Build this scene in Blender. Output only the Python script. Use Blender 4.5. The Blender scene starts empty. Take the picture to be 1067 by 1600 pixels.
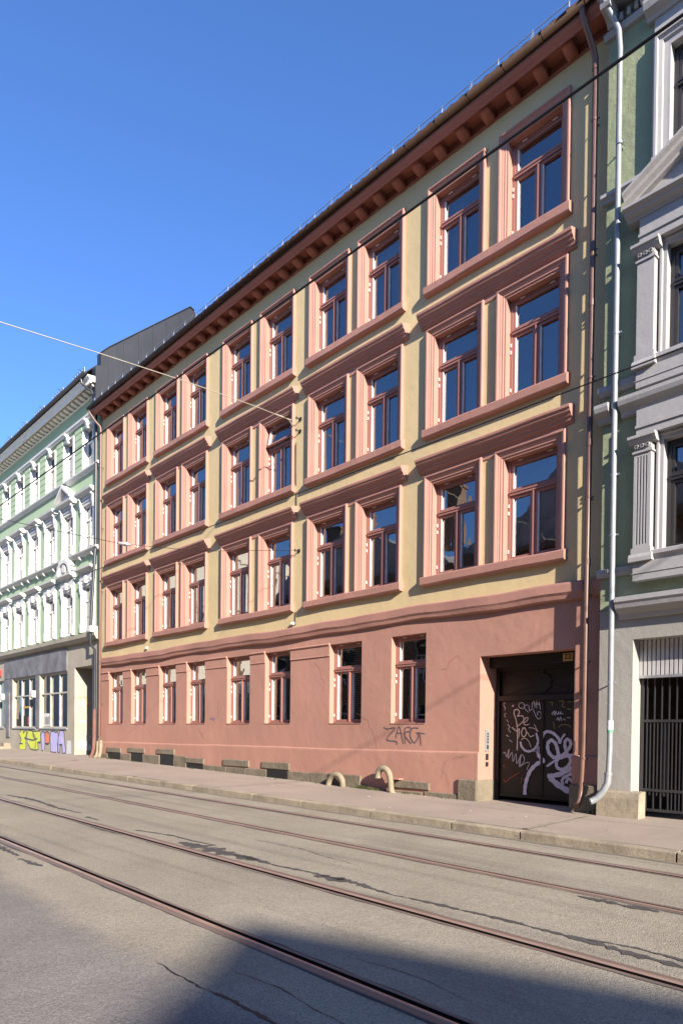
import bpy, math, random
from mathutils import Vector, Matrix
random.seed(7)
S = bpy.context.scene
COL = S.collection
PI = math.pi

# ------------------------------------------------------------------ materials
def newmat(name):
    m = bpy.data.materials.new(name); m.use_nodes = True
    nt = m.node_tree; nt.nodes.clear()
    out = nt.nodes.new('ShaderNodeOutputMaterial')
    return m, nt, out

def noise(nt, co, scale, detail=4, rough=.55, vec=None):
    n = nt.nodes.new('ShaderNodeTexNoise'); n.inputs['Scale'].default_value = scale
    n.inputs['Detail'].default_value = detail; n.inputs['Roughness'].default_value = rough
    src = co
    if vec:
        mp = nt.nodes.new('ShaderNodeMapping'); mp.inputs['Scale'].default_value = vec
        nt.links.new(co, mp.inputs[0]); src = mp.outputs[0]
    nt.links.new(src, n.inputs['Vector'])
    return n.outputs['Fac']

def ramp(nt, fac, a, b, ca, cb):
    r = nt.nodes.new('ShaderNodeValToRGB')
    r.color_ramp.elements[0].position = a; r.color_ramp.elements[1].position = b
    r.color_ramp.elements[0].color = (*ca, 1); r.color_ramp.elements[1].color = (*cb, 1)
    nt.links.new(fac, r.inputs[0]); return r.outputs[0]

def mix(nt, fac, a, b, mode='MIX'):
    m = nt.nodes.new('ShaderNodeMix'); m.data_type = 'RGBA'; m.blend_type = mode
    for sock, v in ((m.inputs[0], fac), (m.inputs[6], a), (m.inputs[7], b)):
        if hasattr(v, 'links') or hasattr(v, 'is_output'): nt.links.new(v, sock)
        elif isinstance(v, (int, float)): sock.default_value = v
        else: sock.default_value = (*v, 1)
    return m.outputs[2]

def bump(nt, h, dist, prev=None, strength=1.0):
    b = nt.nodes.new('ShaderNodeBump'); b.inputs['Distance'].default_value = dist
    b.inputs['Strength'].default_value = strength
    nt.links.new(h, b.inputs['Height'])
    if prev: nt.links.new(prev, b.inputs['Normal'])
    return b.outputs[0]

def mul(c, k): return tuple(min(1, x * k) for x in c)

def rough_mat(name, col, var=.12, rough=.9, bumps=((2.2, .012), (55, .0015)), stain=0.0, stain_col=(.12, .1, .08), big=.5,
              streak=(3.5, 3.5, .35), metallic=0, fine=0.0):
    """painted / mineral surface: mottled colour, weather streaks, relief"""
    m, nt, out = newmat(name)
    tc = nt.nodes.new('ShaderNodeNewGeometry').outputs['Position']
    c = ramp(nt, noise(nt, tc, big, 6, .62), .3, .72, mul(col, 1 - var), mul(col, 1 + var))
    if stain:
        f = noise(nt, tc, 1.0, 6, .7, streak)
        f = ramp(nt, f, .56, .8, (0, 0, 0), (stain,) * 3)
        c = mix(nt, f, c, stain_col)
    if fine:
        f = ramp(nt, noise(nt, tc, 90, 2, .7), .35, .65, (1 - fine,) * 3, (1 + fine,) * 3)
        c = mix(nt, 1.0, c, f, 'MULTIPLY')
    p = nt.nodes.new('ShaderNodeBsdfPrincipled')
    nt.links.new(c, p.inputs['Base Color'])
    p.inputs['Roughness'].default_value = rough; p.inputs['Metallic'].default_value = metallic
    b = None
    for s, d in bumps: b = bump(nt, noise(nt, tc, s, 4, .6), d, b)
    if b: nt.links.new(b, p.inputs['Normal'])
    nt.links.new(p.outputs[0], out.inputs[0])
    return m

def plain_mat(name, col, rough=.5, metallic=0, spec=.5):
    m, nt, out = newmat(name)
    p = nt.nodes.new('ShaderNodeBsdfPrincipled')
    tc = nt.nodes.new('ShaderNodeNewGeometry').outputs['Position']
    c = ramp(nt, noise(nt, tc, 6, 4), .3, .7, mul(col, .88), mul(col, 1.1))
    nt.links.new(c, p.inputs['Base Color'])
    p.inputs['Roughness'].default_value = rough; p.inputs['Metallic'].default_value = metallic
    p.inputs['Specular IOR Level'].default_value = spec
    nt.links.new(p.outputs[0], out.inputs[0]); return m

def glass_mat(name, ior=3.4, tint=(.82, .88, .92)):
    m, nt, out = newmat(name)
    tc = nt.nodes.new('ShaderNodeNewGeometry').outputs['Position']
    fr = nt.nodes.new('ShaderNodeFresnel'); fr.inputs[0].default_value = ior
    tr = nt.nodes.new('ShaderNodeBsdfTransparent'); tr.inputs[0].default_value = (*tint, 1)
    gl = nt.nodes.new('ShaderNodeBsdfGlossy'); gl.inputs['Roughness'].default_value = .004
    b = bump(nt, noise(nt, tc, 1.6, 2, .4), .0045)
    nt.links.new(b, gl.inputs['Normal'])
    mx = nt.nodes.new('ShaderNodeMixShader')
    nt.links.new(fr.outputs[0], mx.inputs[0]); nt.links.new(tr.outputs[0], mx.inputs[1]); nt.links.new(gl.outputs[0], mx.inputs[2])
    nt.links.new(mx.outputs[0], out.inputs[0]); return m

M = {}
M['ochre'] = rough_mat('ochre_plaster', (.54, .425, .232), .08, .92, ((.9, .02), (6, .004), (70, .0012)), .38, (.36, .27, .15), .5, (4.5, 4.5, .28))
M['pink'] = rough_mat('salmon_plaster', (.385, .198, .148), .11, .9, ((.8, .022), (5, .006), (70, .0012)), .4, (.29, .135, .10), .45, (3, 3, .4))
M['trim'] = rough_mat('salmon_trim_paint', (.36, .182, .142), .09, .8, ((1.6, .010), (9, .004), (80, .0008)), .22, (.36, .15, .11), .8)
M['cornice'] = rough_mat('red_cornice_paint', (.33, .115, .075), .10, .75, ((2, .008), (40, .001)), .25, (.2, .06, .04), .8)
M['frame'] = rough_mat('window_frame_paint', (.30, .14, .115), .08, .55, ((30, .0006),), 0)
M['hinge'] = plain_mat('hinge_white_paint', (.75, .72, .68), .5)
M['glass'] = glass_mat('window_glass')
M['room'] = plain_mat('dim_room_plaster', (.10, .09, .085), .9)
M['sheer'] = rough_mat('white_sheer_cloth', (.55, .56, .58), .1, .95, ((14, .02),), 0, big=3)
M['blind'] = rough_mat('roller_blind_cloth', (.42, .44, .47), .06, .9, (), 0)
M['gutter'] = plain_mat('brown_gutter_metal', (.04, .021, .013), .65, 0, .2)
M['downpipe'] = plain_mat('brown_downpipe_paint', (.125, .064, .047), .4, 0)
M['whitepipe'] = plain_mat('pale_downpipe_zinc', (.25, .265, .275), .45, .15)
M['blackpipe'] = plain_mat('dark_downpipe_paint', (.03, .033, .04), .35)
M['rustpipe'] = rough_mat('cast_iron_rust_paint', (.16, .075, .055), .25, .8, ((20, .002),), .4, (.1, .05, .04), 3)
M['tile'] = rough_mat('dark_roof_tile', (.045, .042, .045), .25, .6, ((30, .002),), 0)
M['steel'] = plain_mat('galvanised_steel', (.45, .46, .48), .4, .6)
M['zinc'] = rough_mat('dark_zinc_sheet', (.021, .023, .028), .25, .5, ((1.2, .01),), .2, (.10, .11, .13), .7, metallic=.2)
M['stone'] = rough_mat('foundation_sandstone', (.165, .138, .098), .25, .95, ((7, .02), (45, .006)), .35, (.11, .09, .065), 2.2, (5, 5, 1.2), fine=.18)
M['granite'] = rough_mat('kerb_granite', (.27, .225, .165), .25, .9, ((9, .01), (60, .004)), .3, (.2, .165, .12), 2.0, (3, 3, 3), fine=.22)
M['concrete'] = rough_mat('shop_concrete', (.34, .31, .25), .15, .9, ((3, .01), (50, .002)), .4, (.14, .125, .105), .9, (3, 3, .8))
M['panel'] = rough_mat('grey_smeared_board', (.15, .15, .165), .45, .7, ((3, .004),), .85, (.27, .27, .29), 1.6, (1.5, 1.5, .8))
M['creamwhite'] = rough_mat('cream_cornice_bounce_lit', (.78, .76, .68), .05, .85, ((5, .004),), .15, (.5, .48, .42), .8)  # cream paint lightened; bounce light on the cornice put into its colour
M['mint'] = rough_mat('mint_green_plaster', (.33, .43, .28), .06, .92, ((3, .006), (60, .001)), .15, (.2, .28, .2), .5)
M['white'] = rough_mat('white_stucco_paint', (.56, .56, .54), .04, .85, ((5, .004), (60, .001)), .12, (.55, .54, .5), .8)
M['whitewood'] = plain_mat('white_window_wood', (.78, .78, .76), .5)
M['sage'] = rough_mat('sage_green_plaster', (.25, .285, .175), .10, .92, ((2.5, .02), (9, .008), (60, .002)), .3, (.36, .38, .27), 1.1, (3, 3, 2))
M['greystucco'] = rough_mat('pale_grey_stucco', (.33, .32, .32), .06, .88, ((3, .008), (60, .0016)), .3, (.33, .32, .31), .9, (6, 6, .8))
M['roughwhite'] = rough_mat('pebbly_white_render', (.30, .285, .26), .07, .95, ((4, .010), (42, .003)), .35, (.36, .33, .28), .6, (4, 4, .7))
M['darkframe'] = plain_mat('dark_window_wood', (.028, .026, .026), .4)
M['gate'] = rough_mat('black_brown_gate_paint', (.0065, .005, .005), .3, .55, ((3, .003),), .4, (.045, .017, .012), 1.2, (2.2, 2.2, .8))
M['bargate'] = plain_mat('dark_bar_gate_steel', (.05, .05, .055), .4, .4)
M['corrug'] = plain_mat('pale_ribbed_sheet', (.48, .47, .47), .5, .1)
M['black'] = plain_mat('black_parts_and_shade', (.01, .01, .011), .6)  # also stands in for shade in the cellar slots and mint passage
M['plate'] = plain_mat('ochre_number_plate', (.42, .29, .12), .5)
M['curtain'] = rough_mat('teal_shop_curtain', (.15, .23, .25), .2, .95, ((9, .03),), 0, big=5)
M['red'] = plain_mat('red_sign_plastic', (.62, .04, .03), .4)
M['vent'] = rough_mat('cream_vent_pipe_paint', (.22, .185, .125), .15, .8, ((12, .004), (50, .002)), .35, (.2, .16, .1), 4, (4, 4, 4))
M['asphaltpatch'] = rough_mat('dark_bitumen_seal', (.055, .05, .047), .25, .8, ((40, .003),), 0, big=4, fine=.3)
M['railhead'] = rough_mat('worn_rail_steel', (.165, .118, .094), .22, .55, ((60, .0006),), .3, (.1, .06, .05), 1.5, (.6, 8, 1), metallic=.15)
M['polish'] = plain_mat('polished_rail_edge', (.40, .27, .21), .4, .4)
M['recess_shade'] = plain_mat('black_recess_shade', (.006, .005, .005), 1, 0, 0)  # near-black without sheen; shade of recesses put into the colour
M['shopframe'] = plain_mat('cream_shop_frame_paint', (.42, .40, .34), .5)
M['railside'] = rough_mat('rusty_rail_steel', (.125, .085, .075), .25, .6, ((40, .001),), .2, (.06, .04, .035), 2, (1, 8, 1), metallic=.2)
M['wire'] = plain_mat('copper_contact_wire', (.018, .016, .016), .5, .3)
M['span'] = plain_mat('galvanised_span_wire', (.40, .37, .30), .45, .4)
M['weed'] = rough_mat('dry_green_weed', (.10, .12, .035), .3, .9, (), .4, (.2, .16, .07), 8)
M['cream'] = rough_mat('cream_render', (.72, .66, .55), .08, .9, ((3, .006),), 0)
M['greyroof'] = rough_mat('pale_slate_roof', (.40, .385, .36), .3, .45, ((8, .01),), 0, big=1.2)
M['brick'] = rough_mat('brown_brick_render', (.2, .13, .09), .1, .9, ((5, .01),), 0)
M['litter'] = plain_mat('pale_paper', (.6, .58, .53), .8)
M['dirt'] = rough_mat('dusty_joint', (.16, .135, .10), .3, .95, ((20, .008),), 0, big=3, fine=.3)
M['paper'] = plain_mat('white_poster_paper', (.62, .6, .6), .8)

_pc = {}
def paint(col):
    k = tuple(col)
    if k not in _pc: _pc[k] = plain_mat('spray_paint_%d' % len(_pc), k, .6)
    return _pc[k]

def asphalt_mat():
    m, nt, out = newmat('worn_asphalt')
    tc = nt.nodes.new('ShaderNodeNewGeometry').outputs['Position']
    sep = nt.nodes.new('ShaderNodeSeparateXYZ'); nt.links.new(tc, sep.inputs[0])
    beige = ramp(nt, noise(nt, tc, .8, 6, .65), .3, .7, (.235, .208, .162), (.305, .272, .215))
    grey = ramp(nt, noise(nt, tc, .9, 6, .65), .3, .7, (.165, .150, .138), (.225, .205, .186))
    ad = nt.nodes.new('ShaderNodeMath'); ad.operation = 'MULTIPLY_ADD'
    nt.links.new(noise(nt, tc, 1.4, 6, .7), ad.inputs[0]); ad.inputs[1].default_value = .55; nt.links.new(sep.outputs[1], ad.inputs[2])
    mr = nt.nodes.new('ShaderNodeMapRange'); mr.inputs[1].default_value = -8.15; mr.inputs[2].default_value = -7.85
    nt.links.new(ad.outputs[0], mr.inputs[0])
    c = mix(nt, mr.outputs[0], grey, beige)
    # tyre-polished bands and oil drips running along the street
    st = noise(nt, tc, 1.0, 5, .6, (.12, 2.6, 1))
    c = mix(nt, ramp(nt, st, .5, .74, (0, 0, 0), (.6,) * 3), c, (.125, .113, .097))
    ag = nt.nodes.new('ShaderNodeTexVoronoi'); ag.inputs['Scale'].default_value = 130; nt.links.new(tc, ag.inputs['Vector'])
    sp = nt.nodes.new('ShaderNodeSeparateColor'); nt.links.new(ag.outputs['Color'], sp.inputs[0])
    c = mix(nt, .5, c, ramp(nt, sp.outputs[0], .05, .95, (.52,) * 3, (1.45,) * 3), 'MULTIPLY')
    p = nt.nodes.new('ShaderNodeBsdfPrincipled'); p.inputs['Roughness'].default_value = .9; p.inputs['Specular IOR Level'].default_value = .12
    nt.links.new(c, p.inputs['Base Color'])
    b = bump(nt, ag.outputs['Distance'], .003); b = bump(nt, noise(nt, tc, 14, 4, .7), .006, b)
    nt.links.new(b, p.inputs['Normal']); nt.links.new(p.outputs[0], out.inputs[0]); return m
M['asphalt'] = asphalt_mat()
M['pave'] = rough_mat('pinkish_pavement_asphalt', (.28, .225, .18), .12, .95, ((2, .012), (70, .004)), .3, (.19, .155, .13), .8, (1.2, 2.5, 1), fine=.16)

# ------------------------------------------------------------------ mesh builder
def wob(x, seed=0.0, f=1.0):
    return (math.sin(x * .9 * f + seed * 1.7) + .6 * math.sin(x * 2.13 * f + seed * 3.1 + 1) + .35 * math.sin(x * 4.7 * f + seed * 5.3)) / 1.95

class MB:
    def __init__(s): s.v = []; s.f = []; s.m = []; s.cur = 0; s.sm = []; s.smooth = False
    def add(s, vs, fs):
        o = len(s.v); s.v += [tuple(p) for p in vs]
        for f in fs: s.f.append([o + i for i in f]); s.m.append(s.cur); s.sm.append(s.smooth)
        return s
    def box(s, x0, x1, y0, y1, z0, z1):
        v = [(x, y, z) for x in (x0, x1) for y in (y0, y1) for z in (z0, z1)]
        return s.add(v, [(0, 1, 3, 2), (4, 6, 7, 5), (0, 4, 5, 1), (2, 3, 7, 6), (0, 2, 6, 4), (1, 5, 7, 3)])
    def cbox(s, x0, x1, y0, y1, z0, z1, b=.012):
        """box with its front (-y) edges chamfered"""
        f = [(x0 + b, y0, z0 + b), (x1 - b, y0, z0 + b), (x1 - b, y0, z1 - b), (x0 + b, y0, z1 - b)]
        g = [(x0, y0 + b, z0), (x1, y0 + b, z0), (x1, y0 + b, z1), (x0, y0 + b, z1)]
        h = [(x0, y1, z0), (x1, y1, z0), (x1, y1, z1), (x0, y1, z1)]
        F = [(0, 1, 2, 3), (8, 11, 10, 9)]
        for i in range(4):
            j = (i + 1) % 4; F += [(i, i + 4, j + 4, j), (i + 4, i + 8, j + 8, j + 4)]
        return s.add(f + g + h, F)
    def quad(s, a, b, c, d): return s.add([a, b, c, d], [(0, 1, 2, 3)])
    def prof(s, pr, x0, x1, n=1, wz=0, wy=0, seed=0, cap=True, lip=None, closed=True):
        """extrude (y,z) profile along x; wz/wy: hand-made unevenness"""
        vs = []; k = len(pr)
        for i in range(n + 1):
            x = x0 + (x1 - x0) * i / n
            dz = wz * wob(x, seed); dy = wy * wob(x, seed + 4)
            for j, (y, z) in enumerate(pr):
                if abs(y) < 1e-6: vs.append((x, y, z + dz))
                else: vs.append((x, min(-.003, y + dy + .25 * wy * wob(x, seed + j)) if y < 0 else y, z + dz + .25 * wz * wob(x, seed + 9 + j)))
        fs = []
        for i in range(n):
            for j in range(k if closed else k - 1):
                a = i * k + j; b = i * k + (j + 1) % k
                fs.append((a, b, b + k, a + k))
        if cap: fs += [tuple(range(k))[::-1], tuple(range(n * k, n * k + k))]
        return s.add(vs, fs)
    def profy(s, pr, y0, y1):
        """extrude (x,z) polygon along y"""
        k = len(pr); vs = [(x, y0, z) for x, z in pr] + [(x, y1, z) for x, z in pr]
        fs = [tuple(range(k)), tuple(range(k, 2 * k))[::-1]] + [(j, j + k, (j + 1) % k + k, (j + 1) % k) for j in range(k)]
        return s.add(vs, fs)
    def tube(s, pts, r, n=10, cap=True):
        pts = [Vector(p) for p in pts]; k = len(pts); rs = r if isinstance(r, (list, tuple)) else [r] * k
        vs = []; ref = None
        for i, p in enumerate(pts):
            t = (pts[min(i + 1, k - 1)] - pts[max(i - 1, 0)]).normalized()
            if ref is None: ref = Vector((0, 0, 1)) if abs(t.z) < .9 else Vector((0, 1, 0))
            u = (ref - t * ref.dot(t)).normalized(); w = t.cross(u); ref = u
            for a in range(n):
                an = 2 * PI * a / n; vs.append(p + (u * math.cos(an) + w * math.sin(an)) * rs[i])
        fs = []
        for i in range(k - 1):
            for a in range(n): fs.append((i * n + a, i * n + (a + 1) % n, (i + 1) * n + (a + 1) % n, (i + 1) * n + a))
        s.smooth = n > 6; s.add(vs, fs); s.smooth = False
        if cap: s.add(vs[:n] + vs[-n:], [tuple(range(n))[::-1], tuple(range(n, 2 * n))])
        return s
    def ribbon(s, pts, w, y, taper=False):
        """flat spray-paint stroke on the plane y, smoothed polyline of (x,z)"""
        P = smooth2(pts); L = []; k = len(P)
        for i, p in enumerate(P):
            a = P[max(i - 1, 0)]; b = P[min(i + 1, k - 1)]
            dx, dz = b[0] - a[0], b[1] - a[1]; l = math.hypot(dx, dz) or 1
            ww = w * .5 * (1 + .15 * math.sin(i * 1.7)) * (.6 if i in (0, k - 1) else 1)
            yy = y - .00005 * i; L += [(p[0] - dz / l * ww, yy, p[1] + dx / l * ww), (p[0] + dz / l * ww, yy, p[1] - dx / l * ww)]
        return s.add(L, [(2 * i, 2 * i + 1, 2 * i + 3, 2 * i + 2) for i in range(k - 1)])
    def wall(s, x0, x1, z0, z1, y, holes, dx=1.2, dz=1.2):
        xs = {x0, x1}; zs = {z0, z1}
        for a, b, c, d in holes: xs |= {a, b}; zs |= {c, d}
        def fill(v, st):
            v = sorted(v); o = []
            for a, b in zip(v, v[1:]):
                n = max(1, int((b - a) / st)); o += [a + (b - a) * i / n for i in range(n)]
            return o + [v[-1]]
        xs = [x for x in fill(xs, dx) if x0 - 1e-6 <= x <= x1 + 1e-6]; zs = [z for z in fill(zs, dz) if z0 - 1e-6 <= z <= z1 + 1e-6]
        vs = [(x, y, z) for x in xs for z in zs]; nz = len(zs); fs = []
        for i in range(len(xs) - 1):
            for j in range(nz - 1):
                cx = (xs[i] + xs[i + 1]) / 2; cz = (zs[j] + zs[j + 1]) / 2
                if any(a < cx < b and c < cz < d for a, b, c, d in holes): continue
                fs.append((i * nz + j, (i + 1) * nz + j, (i + 1) * nz + j + 1, i * nz + j + 1))
        return s.add(vs, fs)
    def reveal(s, a, b, c, d, y0, y1):
        s.quad((a, y0, c), (a, y0, d), (a, y1, d), (a, y1, c)); s.quad((b, y0, c), (b, y1, c), (b, y1, d), (b, y0, d))
        s.quad((a, y0, d), (b, y0, d), (b, y1, d), (a, y1, d)); s.quad((a, y0, c), (a, y1, c), (b, y1, c), (b, y0, c)); return s
    def frame(s, a, b, c, d, w, y0, y1):
        """rectangular frame of member width w"""
        s.box(a, a + w, y0, y1, c, d); s.box(b - w, b, y0, y1, c, d)
        s.box(a + w, b - w, y0, y1, c, c + w); s.box(a + w, b - w, y0, y1, d - w, d); return s
    def sweep(s, a, b, c, d, pr, bottom=False):
        """profile (outward offset o, y) mitred round left, top and right of opening a..b, c..d"""
        k = len(pr)
        vs = [(a - o, y, c) for o, y in pr] + [(a - o, y, d + o) for o, y in pr] + [(b + o, y, d + o) for o, y in pr] + [(b + o, y, c) for o, y in pr]
        fs = []
        for q in range(3):
            for j in range(k - 1): fs.append((q * k + j, q * k + j + 1, (q + 1) * k + j + 1, (q + 1) * k + j))
        fs += [tuple(range(k)), tuple(range(3 * k, 4 * k))[::-1]]
        return s.add(vs, fs)

def smooth2(p):
    if len(p) < 3:
        return [tuple(p[0][i] + (p[-1][i] - p[0][i]) * t / 4 for i in (0, 1)) for t in range(5)]
    o = []
    q = [p[0]] + list(p) + [p[-1]]
    for i in range(1, len(q) - 2):
        a, b, c, d = q[i - 1:i + 3]
        for t in range(5):
            t /= 5
            o.append(tuple(.5 * (2 * b[k] + (c[k] - a[k]) * t + (2 * a[k] - 5 * b[k] + 4 * c[k] - d[k]) * t * t + (3 * b[k] - a[k] - 3 * c[k] + d[k]) * t ** 3) for k in (0, 1)))
    return o + [tuple(p[-1])]

ORG = {}
def link(name, me, parent, origin):
    o = bpy.data.objects.new(name, me); COL.objects.link(o)
    if parent is not None:
        o.parent = parent; o.location = Vector(origin) - ORG[parent.name]
    else: o.location = origin
    ORG[o.name] = Vector(origin); return o

def build(name, mb, mats, parent=None, origin=None, local=False):
    """link a mesh as ONE object; verts are world coordinates unless local"""
    if origin is None: origin = ORG[parent.name] if parent is not None else (0, 0, 0)
    origin = Vector(origin)
    me = bpy.data.meshes.new(name)
    vs = mb.v if local else [(x - origin.x, y - origin.y, z - origin.z) for x, y, z in mb.v]
    me.from_pydata(vs, [], mb.f)
    if not isinstance(mats, (list, tuple)): mats = [mats]
    for m in mats: me.materials.append(m)
    me.polygons.foreach_set('material_index', mb.m); me.polygons.foreach_set('use_smooth', mb.sm)
    import bmesh
    bm = bmesh.new(); bm.from_mesh(me); bmesh.ops.recalc_face_normals(bm, faces=bm.faces); bm.to_mesh(me); bm.free()
    me.update()
    return link(name, me, parent, origin)

def thing(name, label, cat, loc, group=None):
    o = bpy.data.objects.new(name, None); COL.objects.link(o); o.location = loc; o.empty_display_size = .3
    ORG[o.name] = Vector(loc); tag(o, label, cat, group); return o
def tag(o, label=None, cat=None, group=None, kind=None):
    if label: o['label'] = label
    if cat: o['category'] = cat
    if group: o['group'] = group
    if kind: o['kind'] = kind
    return o
def copy_tree(o, parent=None, loc=None):
    c = o.copy(); COL.objects.link(c)
    if parent is not None: c.parent = parent
    if loc is not None: c.location = loc
    for ch in list(o.children): copy_tree(ch, c)
    return c

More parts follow.
